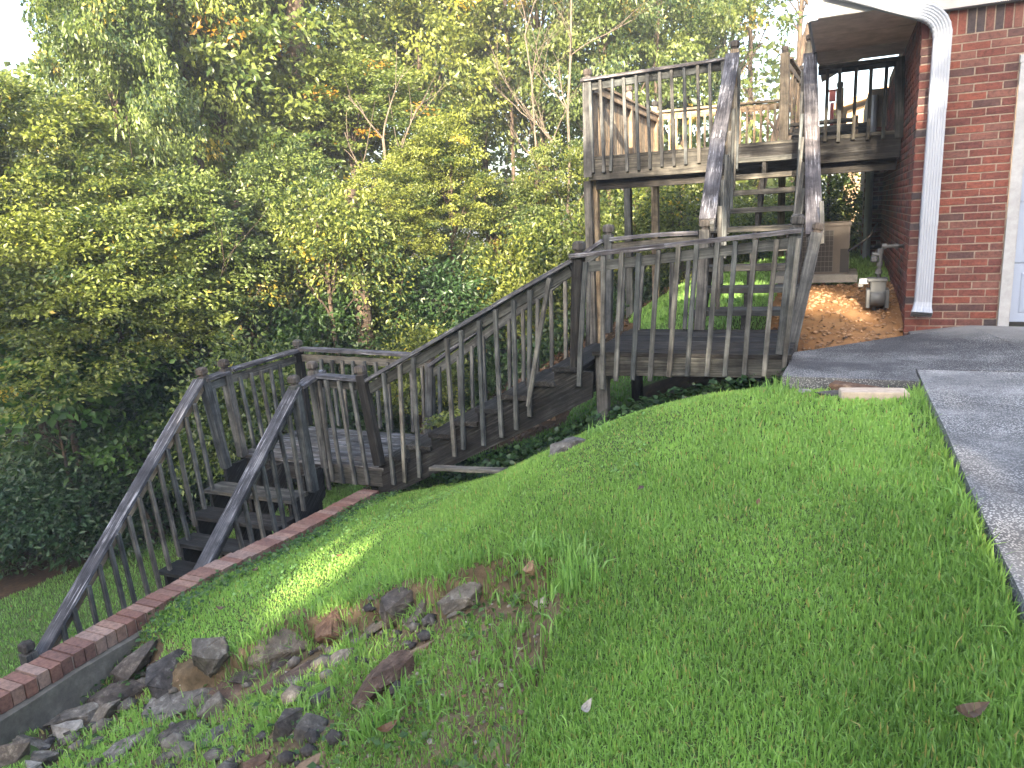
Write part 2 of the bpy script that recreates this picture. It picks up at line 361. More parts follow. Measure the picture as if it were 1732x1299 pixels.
# ------------------------------------------------------------------ terrain height
PTS = np.array([(-.34, 5.5, -1.30), (-.84, 5.5, -1.38), (-1.29, 5.5, -1.51), (-1.72, 5.5, -1.71), (-2.08, 5.5, -1.89), (-2.59, 5.5, -2.14), (-3.25, 5.5, -2.40),
    (-3.89, 5.5, -2.56), (-4.3, 5.6, -2.68), (.5, 0, -1.27), (.5, 3, -1.25), (.5, 5, -1.25), (.5, -4, -1.3), (0, 0, -1.45), (0, 2.5, -1.38), (-.1, 4, -1.32), (0, -4, -1.45),
    (-1.1, 2.84, -1.56), (-2.2, 3, -2.0), (-3.2, 3.2, -2.38), (-4.2, 3.2, -2.55), (-4.2, 4.5, -2.64), (-1, 1.8, -1.66), (-2, 1.7, -2.1), (-3, 1.9, -2.46),
    (-4.15, 2, -2.73), (-4.15, 1.4, -2.82), (-4.1, 2.6, -2.70), (-1, 0, -1.72), (-2, 0, -2.18), (-4, 0, -2.9), (-2, -4, -2.3), (-4, -4, -3), (-.4, 6.6, -1.55), (-1.2, 6.6, -1.78), (-1.9, 6.6, -1.98),
    (-.4, 7.3, -1.40), (-1.85, 7.2, -1.90), (-1.84, 6, -1.86), (-3, 6.4, -2.48), (-3, 7.3, -2.45), (-.3, 8.2, -1.15), (-1.8, 8.3, -1.40), (-1, 9, -1.15),
    (.55, 8.5, -1.10), (.5, 7.9, -1.2), (0, 10, -.98), (-1.5, 11, -.95), (.5, 13, -.9), (0, 17, -.85), (-2, 16, -1.1), (-2.6, 8.5, -1.85), (-3.6, 9.5, -2.2), (-3.5, 13, -1.9),
    (-5, 10, -2.9), (-5.2, 8.2, -3.1), (-7.5, 9.5, -4.15), (-9, 12, -4.3), (-7, 14, -3.6), (-12, 16, -4.9), (-5, 20, -3.5), (-18, 20, -5.6), (0, 24, -1.6), (-6.2, 7.2, -3.7), (-12, 9, -4.5), (4, 6, -1.4), (4, 12, -1.1)])
def _phi(r2): return .5 * r2 * np.log(r2 + 1e-9)
_P = PTS[:, :2]; _n = len(_P)
_K = _phi(((_P[:, None] - _P[None]) ** 2).sum(-1)) + np.eye(_n) * .02
_A = np.zeros((_n + 3, _n + 3)); _A[:_n, :_n] = _K; _A[:_n, _n] = 1; _A[:_n, _n + 1:] = _P; _A[_n:, :_n] = _A[:_n, _n:].T
_w = np.linalg.solve(_A, np.concatenate([PTS[:, 2], np.zeros(3)]))
def sstep(x, a, b): q = np.clip((x - a) / (b - a), 0, 1); return q * q * (3 - 2 * q)
def vnoise(x, y, seed=0):
    o = np.zeros_like(x); g = np.random.default_rng(seed)
    for k in range(7):
        a = g.uniform(0, 2 * math.pi); f = g.uniform(.6, 1.8); o += np.sin((x * math.cos(a) + y * math.sin(a)) * f + g.uniform(0, 6.28))
    return o / 3
PIT = None
def height(s, t, pit=True):
    s = np.asarray(s, float); t = np.asarray(t, float); sh = s.shape; s = s.ravel(); t = t.ravel()
    sc, tc = np.clip(s, -18, 6), np.clip(t, -5, 24); h = np.zeros_like(s)
    for i in range(0, len(s), 60000):
        q = np.stack([sc[i:i + 60000], tc[i:i + 60000]], 1)
        r2 = ((q[:, None] - _P[None]) ** 2).sum(-1)
        h[i:i + 60000] = _phi(r2) @ _w[:_n] + _w[_n] + q @ _w[_n + 1:]
    far = -1.6 - 3.6 * (1 - sstep(s, -14, 2)) - .02 * np.clip(t - 24, 0, 60)
    d = np.maximum(np.maximum(-s - 15, s - 5), np.maximum(t - 20, -t - 3))
    h = h + (far - h) * sstep(d, 0, 10)
    low = -4.2 - .09 * np.clip(-s - 8, 0, 12)
    wgt = (1 - sstep(s, -4.42, -4.30)) * (1 - sstep(t, 6.0, 7.6))
    h = h + (low - h) * wgt
    h += .018 * vnoise(s * 2.2, t * 2.2, 3) + .007 * vnoise(s * 9, t * 9, 5)
    # cut under the slabs
    drv = sstep(s, .53, .60) * (1 - sstep(t, 7.75, 7.9)); h = np.where(drv > 0, np.minimum(h, h + (-1.5 - h) * drv), h)
    wk = sstep(s, -.30, -.22) * sstep(t, 5.5, 5.6) * (1 - sstep(t - (s * 1.1 + 6.75), -.15, 0)) * (s < .62)
    h = h + (np.minimum(h, -1.4) - h) * wk
    if pit and PIT is not None:
        h = h - pit_depth(s, t)
    return h.reshape(sh)
def hit(px, py, pit=True, t0=1.0):
    r = ray(px, py); ks = np.linspace(.6, 30, 900) / math.hypot(r[0], r[1])
    P = ks[:, None] * r[None]; hh = height(P[:, 0], P[:, 1], pit)
    i = int(np.argmax(P[:, 2] < hh)); i = max(i, 1)
    a = P[i - 1, 2] - hh[i - 1]; b = hh[i] - P[i, 2]; f = a / (a + b + 1e-9)
    return P[i - 1] + (P[i] - P[i - 1]) * f
_scarp = np.array([hit(x, y, False)[:2] for x, y in ((395, 1112), (440, 1085), (480, 1058), (560, 1030), (615, 1008), (680, 992), (740, 982), (800, 957), (880, 946), (945, 946), (963, 975), (940, 1010))])
_poly = np.concatenate([_scarp, np.array([hit(x, y, False)[:2] for x, y in ((930, 1100), (905, 1200), (840, 1310))]), np.array([hit(x, y, False)[:2] for x, y in ((400, 1340), (60, 1330), (70, 1210), (125, 1160), (300, 1135))])])
def inpoly(s, t, P):
    c = np.zeros(s.shape, bool); n = len(P); j = n - 1
    for i in range(n):
        c ^= ((P[i, 1] > t) != (P[j, 1] > t)) & (s < (P[j, 0] - P[i, 0]) * (t - P[i, 1]) / (P[j, 1] - P[i, 1] + 1e-12) + P[i, 0]); j = i
    return c
def segdist(s, t, P):
    d = np.full(s.shape, 1e9)
    for a, b in zip(P[:-1], P[1:]):
        ab = b - a; u = np.clip(((s - a[0]) * ab[0] + (t - a[1]) * ab[1]) / ab.dot(ab), 0, 1)
        d = np.minimum(d, np.hypot(s - a[0] - u * ab[0], t - a[1] - u * ab[1]))
    return d
def pit_depth(s, t):
    o = np.zeros_like(s); m = (s > -5) & (s < .5) & (t > .5) & (t < 5); 
    if not m.any(): return o
    ss, tt = s[m], t[m]; ns = ss + .05 * vnoise(ss * 8, tt * 8, 9); nt_ = tt + .05 * vnoise(ss * 8, tt * 8, 10)
    ins = inpoly(ns, nt_, _poly); ds = segdist(ns, nt_, _scarp)
    edge = segdist(ns, nt_, np.vstack([_poly, _poly[:1]]))
    o[m] = ins * (.16 * sstep(ds, .0, .045) * (1 - .6 * sstep(ds, .25, 1.1)) * sstep(edge, 0, .06) + .02)
    return o
PIT = True

# fast lookup grid near the camera for the scatterers
GS, GT = np.arange(-24, 6.01, .04), np.arange(-.5, 20.01, .04)
_gs, _gt = np.meshgrid(GS, GT, indexing='ij'); GH = height(_gs, _gt)
def hq(s, t):
    i = np.clip((s + 24) / .04, 0, len(GS) - 1.01); j = np.clip((t + .5) / .04, 0, len(GT) - 1.01)
    a, b = i.astype(int), j.astype(int); u, v = i - a, j - b
    return (GH[a, b] * (1 - u) * (1 - v) + GH[a + 1, b] * u * (1 - v) + GH[a, b + 1] * (1 - u) * v + GH[a + 1, b + 1] * u * v)

def in_pit(s, t): return inpoly(s + .06 * vnoise(s * 7, t * 7, 9), t + .06 * vnoise(s * 7, t * 7, 10), _poly)
def zone(s, t):
    """0 lawn, 1 clay, 2 leaf litter, 3 eroded soil"""
    z = np.zeros(s.shape, int); nz = .25 * vnoise(s * 1.7, t * 1.7, 21)
    z[((s < -9.4 + nz) | ((t > 9.9 + nz) & (s < -3.0)) | ((t > 7.5) & (s < -2.75 + nz) & (s > -5.6)) | ((t > 22))) & (s < 1)] = 2
    z[(s > -.55 + nz) & (s < .75) & (t > 6.2) & (t < 10.6 + 3 * nz)] = 1
    z[(s > -1.9) & (s < -.3) & (t > 6.05) & (t < 7.5)] = 2
    z[in_pit(s, t)] = 3
    return z
gs_ = np.concatenate([[-160, -100, -60, -40, -30], np.arange(-24, -9.5, .4), np.arange(-9.5, -5, .12), np.arange(-5, .9, .035), np.arange(.9, 5, .4), [6, 8, 12, 20, 30, 50, 80, 160]])
gt_ = np.concatenate([[-80, -50, -30, -20, -12, -8, -5, -3], np.arange(-2, 1, .3), np.arange(1, 6.4, .035), np.arange(6.4, 11, .09), np.arange(11, 24, .4), [26, 30, 36, 45, 60, 80, 110, 160]])
A_, B_ = np.meshgrid(gs_, gt_, indexing='ij'); H_ = height(A_, B_)
GV = np.stack([A_, B_, H_], -1).reshape(-1, 3); ni, nj = A_.shape
I, J = np.meshgrid(np.arange(ni - 1), np.arange(nj - 1), indexing='ij'); I, J = I.ravel(), J.ravel()
FQ = np.stack([I * nj + J, (I + 1) * nj + J, (I + 1) * nj + J + 1, I * nj + J + 1], 1)
cen = GV[FQ].mean(1); zn = zone(cen[:, 0], cen[:, 1])
zn[(segdist(cen[:, 0], cen[:, 1], np.vstack([_poly[-3:], _scarp])) < .15 + .04 * vnoise(cen[:, 0] * 9, cen[:, 1] * 9, 61)) & (zn == 0)] = 3
for k, (nm, mm) in enumerate((('lawn_ground', 'lawn'), ('clay_bank_ground', 'dirt'), ('forest_floor', 'litter'), ('eroded_ground', 'pit'))):
    f = FQ[zn == k]; u, inv = np.unique(f, return_inverse=True)
    me = npmesh(nm, GV[u], inv.reshape(f.shape), M[mm], smooth=True)
    o = bpy.data.objects.new(nm, me); link(o); tag(o, kind='structure')

# slabs
def slab(name, pts, zf, th, m, label=None):
    v = [(s, t, zf(s, t)) for s, t in pts] + [(s, t, zf(s, t) - th) for s, t in pts]; n = len(pts)
    f = [tuple(range(n)), tuple(range(n, 2 * n))[::-1]] + [(i, n + i, n + (i + 1) % n, (i + 1) % n)[::-1] for i in range(n)]
    o = meshobj(name, v, f, m); tag(o, kind='structure'); return o
# NOTE: winding is counter-clockwise seen from above
zw = lambda s, t: -1.20 + max(0, (t - 5.9) / 1.9) * (-.045 + min(.13, max(0, (s - .6) * .2)))
def edgy(pts, amp=.012):
    o = []
    for (a, b), (c, d) in zip(pts, pts[1:] + pts[:1]):
        L = math.hypot(c - a, d - b); n = max(1, min(24, int(L / .18)))
        for i in range(n):
            f = i / n; o.append((a + (c - a) * f + (rnd.uniform(-amp, amp) if i else 0), b + (d - b) * f + (rnd.uniform(-amp, amp) if i else 0)))
    return o
slab('driveway', edgy([(.55, -6), (14, -6), (14, 5.84), (.55, 5.84)], .006), lambda s, t: -1.20, .13, M['drive'])
slab('walkway', edgy([(-.33, 5.48), (.535, 5.46), (.538, 5.855), (1.45, 5.856), (1.1, 7.6), (.62, 7.6), (.45, 7.32), (.1, 6.95), (-.30, 6.5)], .006), zw, .15, M['drive_dark'])
slab('garage_apron', [(1.454, 5.856), (14, 5.856), (14, 7.78), (.64, 7.78), (.64, 7.604), (1.104, 7.604)], lambda s, t: zw(s, t) + .002, .15, M['drive_dark'])

# ------------------------------------------------------------------ the wooden staircase (three flights, two landings)
stairs = thing('wooden_staircase', (-1.9, 6.0, -1.85), 'weathered grey wooden staircase with two landings stepping down the grassy slope', 'staircase')
def cr(sc, ox, oy): return lambda x, y: (ox + x / sc, oy + y / sc)
c4, c5, c6, c7 = cr(3.248, 940, 340), cr(2.952, 540, 400), cr(3.609, 300, 540), cr(2.164, 0, 600)
T = lambda p, t: at_t(p[0], p[1], t)
Sx = lambda p, s: at_s(p[0], p[1], s)
ZU, ZL, ZD = -1.15, -2.40, .71
# --- upper landing: boards, rim, posts, rails
for i in range(9):
    t0 = 6.0 + i * .142
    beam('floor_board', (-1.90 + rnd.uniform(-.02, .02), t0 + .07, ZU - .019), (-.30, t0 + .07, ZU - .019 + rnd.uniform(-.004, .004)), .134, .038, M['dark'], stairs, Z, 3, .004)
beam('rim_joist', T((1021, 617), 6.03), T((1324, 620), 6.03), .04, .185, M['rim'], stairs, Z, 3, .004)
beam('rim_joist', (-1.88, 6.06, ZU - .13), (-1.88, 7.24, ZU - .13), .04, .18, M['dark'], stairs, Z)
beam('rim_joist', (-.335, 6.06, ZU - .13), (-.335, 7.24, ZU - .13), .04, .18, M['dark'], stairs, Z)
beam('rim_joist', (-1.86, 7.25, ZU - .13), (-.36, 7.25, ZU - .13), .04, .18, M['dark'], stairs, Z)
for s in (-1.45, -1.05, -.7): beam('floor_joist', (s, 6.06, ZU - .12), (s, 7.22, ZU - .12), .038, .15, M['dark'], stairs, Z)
def gz(s, t): return float(hq(np.array([s]), np.array([t]))[0])
p = T((1018, 640), 6.09); newel((p[0], 6.10, gz(p[0], 6.1) - .15), (p[0] + .01, 6.10, ZU - .045), stairs, .1, cap=False)
newel((-1.80, 7.15, gz(-1.8, 7.15) - .15), (-1.80, 7.15, ZU - .045), stairs, .1, 'dark', cap=False)
newel((-.45, 7.15, gz(-.45, 7.15) - .15), (-.45, 7.15, ZU - .045), stairs, .1, 'dark', cap=False)
newel(T((975, 625), 6.02), T((979, 428), 6.02), stairs, .094, 'dark')
newel(T((1323, 598), 6.02), T((1348, 385), 6.02), stairs, .094)
newel(T((1027, 562), 7.2), T((1029, 397), 7.2), stairs, .092)
newel(T((1183, 557), 7.2), T((1192, 388), 7.2), stairs, .092)
newel(T((1181, 556), 7.32), T((1196, 396), 7.32), stairs, .085, 'dark', cap=False)
beam('rail_cap', T((966, 433), 6.0), T((1126, 416), 6.0), .135, .038, M['cap'], stairs, Z, 3, .003)
beam('rail_cap', T((1126.5, 416), 6.0), T((1356, 390), 6.0), .135, .036, M['cap'], stairs, Z, 4, .004)
beam('rail_board', T((992, 452), 6.0), T((1334, 411), 6.0), .038, .085, M['wood'], stairs, Z, 4, .004)
beam('rail_cap', T((1034, 405), 7.2), T((1182, 394), 7.2), .14, .038, M['cap'], stairs, Z, 6, .012)
beam('rail_board', T((1034, 419), 7.2), T((1182, 405), 7.2), .038, .085, M['wood'], stairs, Z, 3, .004)
for a, b in (((165, 335), (130, 1018)), ((262, 300), (255, 1035)), ((363, 282), (328, 990)), ((460, 285), (425, 985)), ((568, 268), (518, 990)), ((672, 240), (622, 968)),
             ((778, 235), (722, 965)), ((884, 225), (826, 965)), ((992, 220), (930, 965)), ((1100, 215), (1038, 965)), ((1215, 210), (1145, 965)), ((1338, 205), (1248, 960))):
    baluster(T(c4(*a), 5.945), T(c4(*b), 5.975), stairs)
for a, b in (((375, 335), (362, 715)), ((475, 345), (455, 712)), ((640, 330), (628, 700)), ((735, 320), (710, 705))):
    baluster(T(c4(*a), 7.16), T(c4(*b), 7.16), stairs)
# --- upper flight: nine treads, three stringers, two rails
NS = 10
def tz(i): return ZU + (ZD - ZU) * i / NS
def tt(i): return 7.25 + (9.36 - 7.25) / 9 * (i - 1)
for i in range(1, NS):
    zc = tz(i) + rnd.uniform(-.008, .008)
    beam('tread', (-1.26, tt(i) + .13, zc - .019), (-.33, tt(i) + .13, zc - .019 + rnd.uniform(-.006, .006)), .265, .056, M['rim'], stairs, Z, 3, .004)
def stringer(s, par, m='dark', w=.04):
    pr = [(7.27, ZU - .16)]
    for i in range(1, NS):
        pr += [(tt(i) + .02, tz(i - 1) - .041), (tt(i) + .02, tz(i) - .041)]
    pr += [(9.38, tz(9) - .041), (9.38, ZD - .26), (9.2, ZD - .42), (7.55, ZU - .16)]
    n = len(pr); v = [(s - w / 2, a, b) for a, b in pr] + [(s + w / 2, a, b) for a, b in pr]
    f = [tuple(range(n)), tuple(range(n, 2 * n))[::-1]] + [(i, (i + 1) % n, n + (i + 1) % n, n + i)[::-1] for i in range(n)]
    return oriented('stringer', v, f, M[m], par, (0, .75, .66))
for s in (-1.24, -.80, -.36): stringer(s, stairs)
# left handrail (kinked cap) and its board and balusters
newel((-1.20, 9.33, ZD - .25), tuple(T((1243, 84), 9.33)), stairs, .10, 'warm')
pL = [T((1196, 372), 7.16), T((1214, 236), 8.12), T((1239, 92), 9.28)]
for i in (0, 1):
    a, b = Vector(pL[i]), Vector(pL[i + 1]); a = a + (b - a) * (.004 if i else 0)
    beam('rail_cap', a, b, .15, .038, M['cap'], stairs, Z, 4, .012)
    off = Vector((.045, 0, -.07)); beam('rail_board', a + off, b + off, .038, .089, M['wood'], stairs, Z, 2, .003)
for k in range(7):
    f = (k + .6) / 7.2; q = Vector(pL[0]).lerp(Vector(pL[2]), f)
    zb = ZU + (ZD - ZU) * (q.y - 7.0) / (9.36 - 7.0) - .1
    baluster((q.x + .09, q.y, q.z - .03), (q.x + .075, q.y, max(zb, ZU + .0)), stairs)
# right handrail
newel((-.40, 9.33, ZD - .25), tuple(T((1371, 72), 9.33)), stairs, .10, 'warm', ch=.085)
a, b = Vector(T((1377, 398), 7.0)), Vector(T((1370, 92), 9.27))
beam('rail_cap', a, b, .135, .038, M['cap'], stairs, Z, 5, .006)
beam('rail_board', a + Vector((-.03, .01, -.07)), b + Vector((-.03, 0, -.07)), .038, .089, M['wood'], stairs, Z, 3, .003)
for k in range(7):
    f = (k + .75) / 7.4; q = a.lerp(b, f); zb = ZU + (ZD - ZU) * (q.y - 7.0) / 2.36 - .1
    if k: baluster((q.x - .075, q.y, q.z - .03), (-.42, q.y, max(zb, ZU)), stairs)
baluster(T((1389, 340), 7.1), T((1391, 413), 7.1), stairs)
newel(T((1328, 634), 6.62), T((1381, 394), 6.75), stairs, .094, 'post', ch=.085, cw=.092)
# --- middle flight: eight treads going down to the left
NOS = [(-2.13, -1.29), (-2.39, -1.455), (-2.65, -1.61), (-2.915, -1.765), (-3.18, -1.915), (-3.44, -2.065), (-3.70, -2.22), (-3.95, -2.33)]
NOS = [(-2.02 - .262 * i, ZU - .1389 * (i + 1)) for i in range(8)]
for i, (s, z) in enumerate(NOS):
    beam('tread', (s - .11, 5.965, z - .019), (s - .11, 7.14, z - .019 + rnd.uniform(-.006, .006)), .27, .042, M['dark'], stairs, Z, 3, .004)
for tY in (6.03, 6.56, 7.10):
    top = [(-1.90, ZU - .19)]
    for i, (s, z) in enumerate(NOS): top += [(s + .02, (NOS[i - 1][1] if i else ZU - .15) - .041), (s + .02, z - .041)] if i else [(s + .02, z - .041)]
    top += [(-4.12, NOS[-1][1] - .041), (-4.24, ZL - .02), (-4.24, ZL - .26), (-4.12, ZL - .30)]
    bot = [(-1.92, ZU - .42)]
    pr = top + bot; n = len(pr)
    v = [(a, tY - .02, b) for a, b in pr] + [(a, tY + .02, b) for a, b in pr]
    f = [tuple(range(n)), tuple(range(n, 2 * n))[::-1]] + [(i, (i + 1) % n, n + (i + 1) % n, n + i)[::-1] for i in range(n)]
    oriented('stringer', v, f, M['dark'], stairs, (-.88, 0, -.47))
newel(T((642, 786), 5.97), T((611, 634), 5.97), stairs, .094, 'dark')
newel(T((728, 735), 7.14), T((727, 613), 7.14), stairs, .092)
beam('rail_cap', T((970, 440), 6.0), T((838, 516), 6.0), .12, .036, M['cap'], stairs, Z, 3, .003)
beam('rail_cap', T((837.5, 516.5), 6.0), T((621, 643), 6.0), .12, .036, M['cap'], stairs, Z, 4, .005)
beam('rail_board', T((966, 457), 6.01), T((622, 660), 6.01), .038, .10, M['rim'], stairs, Z, 5, .005)
beam('rail_cap', T((1020, 407), 7.15), T((728, 618), 7.15), .13, .036, M['cap'], stairs, Z, 4, .006)
beam('rail_board', T((1020, 419), 7.15), T((730, 633), 7.15), .038, .09, M['wood'], stairs, Z, 4, .005)
for a, b in (((322, 680), (370, 1240)), ((400, 640), (428, 1228)), ((470, 605), (500, 1205)), ((633, 510), (675, 1100)), ((708, 470), (722, 1065)), ((795, 420), (820, 1045)),
             ((880, 365), (908, 1005)), ((968, 318), (982, 965)), ((1055, 268), (1050, 900))):
    baluster(T(c5(*a), 5.955), T(c5(*b), 5.975), stairs)
baluster(T(c5(1147, 208), 5.93), T(c5(1040, 850), 5.95), stairs, label='loose baluster leaning across its neighbour')
for a, b in (((600, 650), (605, 960)), ((695, 595), (705, 900)), ((760, 545), (765, 880)), ((820, 500), (830, 860)), ((950, 412), (955, 780)), ((1018, 362), (1022, 750)), ((1090, 312), (1092, 700)),
             ((1160, 268), (1160, 660)), ((1230, 222), (1232, 625)), ((1345, 150), (1340, 560))):
    baluster(T(c5(*a), 7.12), T(c5(*b), 7.12), stairs)
# --- lower landing
for i in range(8):
    t0 = 6.0 + i * .146
    beam('floor_board', (-6.08 + rnd.uniform(-.02, .02), t0 + .07, ZL - .019), (-4.16, t0 + .07, ZL - .019 + rnd.uniform(-.006, .006)), .136, .038, M['floor'], stairs, Z, 4, .005)
beam('rim_joist', T((556, 800), 6.03), T((648, 808), 6.03), .04, .19, M['rim'], stairs, Z)
beam('rim_joist', (-6.06, 6.035, ZL - .14), (-4.96, 6.035, ZL - .14), .04, .18, M['dark'], stairs, Z)
beam('rim_joist', (-6.06, 6.06, ZL - .14), (-6.06, 7.16, ZL - .14), .04, .19, M['dark'], stairs, Z)
beam('rim_joist', (-4.2, 6.06, ZL - .14), (-4.2, 7.16, ZL - .14), .04, .19, M['dark'], stairs, Z)
beam('rim_joist', (-6.04, 7.17, ZL - .14), (-4.22, 7.17, ZL - .14), .04, .19, M['dark'], stairs, Z)
for s, t in ((-5.95, 6.14), (-4.35, 6.14), (-5.95, 7.08), (-4.35, 7.08)):
    newel((s, t, min(gz(s, t), -2.9) - .9), (s, t, ZL - .045), stairs, .09, 'dark', cap=False)
newel(Sx((411, 770), -6.0), Sx((380, 623), -6.0), stairs, .092)                      # post at left front corner
newel(Sx((383, 790), -5.98), Sx((343, 637), -5.98), stairs, .092)                    # head of the lower flight, left
newel(T((521, 719), 7.16), T((504, 588), 7.16), stairs, .092, 'dark')
newel(T((553, 790), 6.0), T((529, 627), 6.0), stairs, .090)
newel(Sx((530, 830), -4.85), Sx((498, 651), -4.85), stairs, .090)
beam('rail_cap', T((533, 635), 6.0), T((611, 641), 6.0), .13, .036, M['cap'], stairs, Z)
beam('rail_board', T((537, 647), 6.01), T((609, 653), 6.01), .038, .085, M['rim'], stairs, Z)
beam('rail_cap', Sx((505, 655), -4.86), Sx((543, 628), -4.90), .13, .036, M['cap'], stairs, Z)
beam('rail_cap', Sx((389, 626), -6.0), T((505, 592), 7.16), .13, .036, M['cap'], stairs, Z, 3, .004)
beam('rail_board', Sx((388, 641), -6.0), T((503, 607), 7.16), .038, .089, M['wood'], stairs, Z, 3, .003)
beam('rail_cap', Sx((343, 643), -5.98), Sx((381, 630), -6.0), .13, .036, M['cap'], stairs, Z)
beam('rail_board', Sx((350, 656), -5.98), Sx((379, 644), -6.0), .038, .085, M['wood'], stairs, Z)
beam('rail_cap', T((508, 590), 7.16), T((728, 602), 7.14), .13, .036, M['cap'], stairs, Z, 3, .004)
beam('rail_board', T((512, 605), 7.17), T((727, 617), 7.15), .038, .089, M['wood'], stairs, Z, 3, .003)
for a, b in (((825, 378), (925, 1040)), ((866, 376), (948, 985)), ((910, 368), (1012, 1005)), ((985, 375), (1085, 1010)), ((1060, 385), (1165, 1010))):
    baluster(T(c6(*a), 5.955), T(c6(*b), 5.975), stairs)
for a, b in (((875, 245), (905, 650)), ((940, 250), (985, 650)), ((1005, 252), (1040, 660)), ((1070, 255), (1100, 662)), ((1140, 258), (1165, 664)), ((1210, 262), (1240, 668)), ((1280, 265), (1310, 680)),
             ((1425, 285), (1440, 690)), ((1495, 285), (1510, 700))):
    baluster(T(c6(*a), 7.12), T(c6(*b), 7.12), stairs)
for a, b in (((380, 350), (470, 790)), ((448, 328), (522, 720)), ((507, 315), (575, 680)), ((570, 300), (625, 655)), ((625, 278), (675, 640))):
    p0 = Sx(c6(*a), -5.96); baluster(p0, Sx(c6(*b), -5.96), stairs)
baluster(Sx(c6(218, 415), -5.96), Sx(c6(290, 800), -5.96), stairs)
# --- lower flight towards the viewer
NL = 9
for i in range(1, NL):
    z = ZL - .195 * i + rnd.uniform(-.006, .006); tf = 5.66 - .235 * (i - 1)
    beam('tread', (-6.02, tf - .12, z - .02), (-4.87, tf - .12, z - .02 + rnd.uniform(-.006, .006)), .265, .042, M['dark'] if i != 1 else M['rim'], stairs, Z, 3, .004)
    beam('riser', (-5.92, tf + .005, z - .135), (-5.30 if i > 3 else -5.52, tf + .005, z - .135), .02, .15, M['dark'], stairs, Z, 1)
for s in (-5.97, -5.44, -4.93):
    pr = [(5.99, ZL - .04)]
    for i in range(1, NL): pr += [(5.66 - .235 * (i - 1) + .02, ZL - .195 * (i - 1) - .042), (5.66 - .235 * (i - 1) + .02, ZL - .195 * i - .042)]
    pr += [(3.80, ZL - .195 * 8 - .042), (3.80, ZL - .195 * 9 - .05), (4.05, ZL - .195 * 9 - .05), (5.99, ZL - .36)]
    n = len(pr); v = [(s - .019, a, b) for a, b in pr] + [(s + .019, a, b) for a, b in pr]
    f = [tuple(range(n)), tuple(range(n, 2 * n))[::-1]] + [(i, (i + 1) % n, n + (i + 1) % n, n + i)[::-1] for i in range(n)]
    oriented('stringer', v, f, M['dark'], stairs, (0, -.77, -.64))
q0, q1 = Vector(Sx((337, 643), -5.98)), Vector(Sx((67, 1108), -5.98))
beam('rail_cap', q0, q1, .14, .038, M['cap'], stairs, Z, 6, .008)
d = Vector((.0, .012, -.068)); beam('rail_board', q0 + d, q1 + d, .038, .089, M['warm'], stairs, Z, 5, .004)
newel((-5.98, float(q1.y) - .06, -4.3), tuple(Sx((47, 1104), -5.98)), stairs, .10, 'post')
r0, r1 = Vector(Sx((499, 656), -4.85)), Vector(Sx((330, 983), -4.85)); r2 = r0 + (r1 - r0) * 1.62
beam('rail_cap', r0, r2, .14, .038, M['cap'], stairs, Z, 6, .008)
beam('rail_board', r0 + d, r2 + d, .038, .089, M['rim'], stairs, Z, 5, .004)
newel((-4.86, r2.y - .06, -4.3), (-4.86, r2.y - .06, r2.z + .12), stairs, .10, 'post')
for a, b in (((230, 990), (245, 1062)), ((270, 930), (300, 1035)), ((322, 845), (358, 1000)), ((362, 770), (410, 975)), ((402, 700), (460, 945)), ((432, 655), (498, 925)), ((470, 590), (540, 870)), ((508, 520), (585, 850)),
             ((545, 460), (615, 760)), ((580, 400), (655, 735)), ((612, 345), (685, 655)), ((645, 290), (712, 610)), ((680, 230), (745, 550)), ((710, 180), (775, 480))):
    p0, p1 = Vector(Sx(c7(*a), -5.92)), Vector(Sx(c7(*b), -5.92))
    L = (p1 - p0).length
    if L < 1.0: p1 = p0 + (p1 - p0).normalized() * 1.0
    baluster(p0, p1, stairs)
for a, b in (((345, 1200), (380, 1330)), ((405, 1110), (445, 1299)), ((465, 1010), (520, 1299)), ((520, 900), (600, 1290)), ((570, 800), (655, 1255)), ((625, 690), (730, 1210)), ((680, 590), (775, 1190)), ((730, 470), (830, 1150))):
    p0, p1 = Vector(Sx(c6(*a), -4.80)), Vector(Sx(c6(*b), -4.80)); p1 = p0 + (p1 - p0).normalized() * 1.0
    baluster(p0, p1, stairs)
# --- loose boards under the middle flight
def loose(a, b, w, h, m, label):
    pa, pb = Vector(hit(*a)), Vector(hit(*b)); pa.z += h; pb.z += h
    o = beam('loose_board', pa, pb, w, h, M[m], None, Z, 2, .004); tag(o, label, 'board', 'boards lying under the stairs'); return o
b1 = beam('loose_board', at_t(731, 791, 5.85), at_t(866, 797, 5.60), .09, .035, M['wood'], None, Z, 2, .004); tag(b1, 'pale grey board lying level from under the middle stairs to the lawn edge', 'board', 'boards lying under the stairs')
b2 = beam('loose_board', at_t(768, 826, 5.95), at_t(830, 807, 5.85), .09, .03, M['dark'], None, Z, 2, .004); tag(b2, 'short dark board half sunk in weeds below the pale board', 'board', 'boards lying under the stairs')

# ------------------------------------------------------------------ upper deck against the house
deck = thing('wooden_deck', (-1.2, 11.2, .4), 'raised wooden deck on tall posts with railing and slatted left side beside the brick house', 'deck')
TB = 13.2
for i in range(27):
    t0 = 9.42 + i * .142
    beam('floor_board', (-2.93, t0 + .06, ZD - .019), (.58, t0 + .06, ZD - .019), .134, .038, M['rim'], deck, Z, 1)
beam('rim_joist', (-2.95, 9.42, ZD - .165), (-1.19, 9.42, ZD - .165), .04, .25, M['rim'], deck, Z, 3, .004)
beam('rim_joist', (-1.185, 9.42, ZD - .165), (.585, 9.42, ZD - .165), .04, .25, M['dark'], deck, Z, 3, .004)
beam('rim_joist', (-2.93, 9.45, ZD - .165), (-2.93, TB, ZD - .165), .04, .25, M['warm'], deck, Z)
beam('rim_joist', (-2.9, TB, ZD - .165), (.58, TB, ZD - .165), .04, .25, M['warm'], deck, Z)
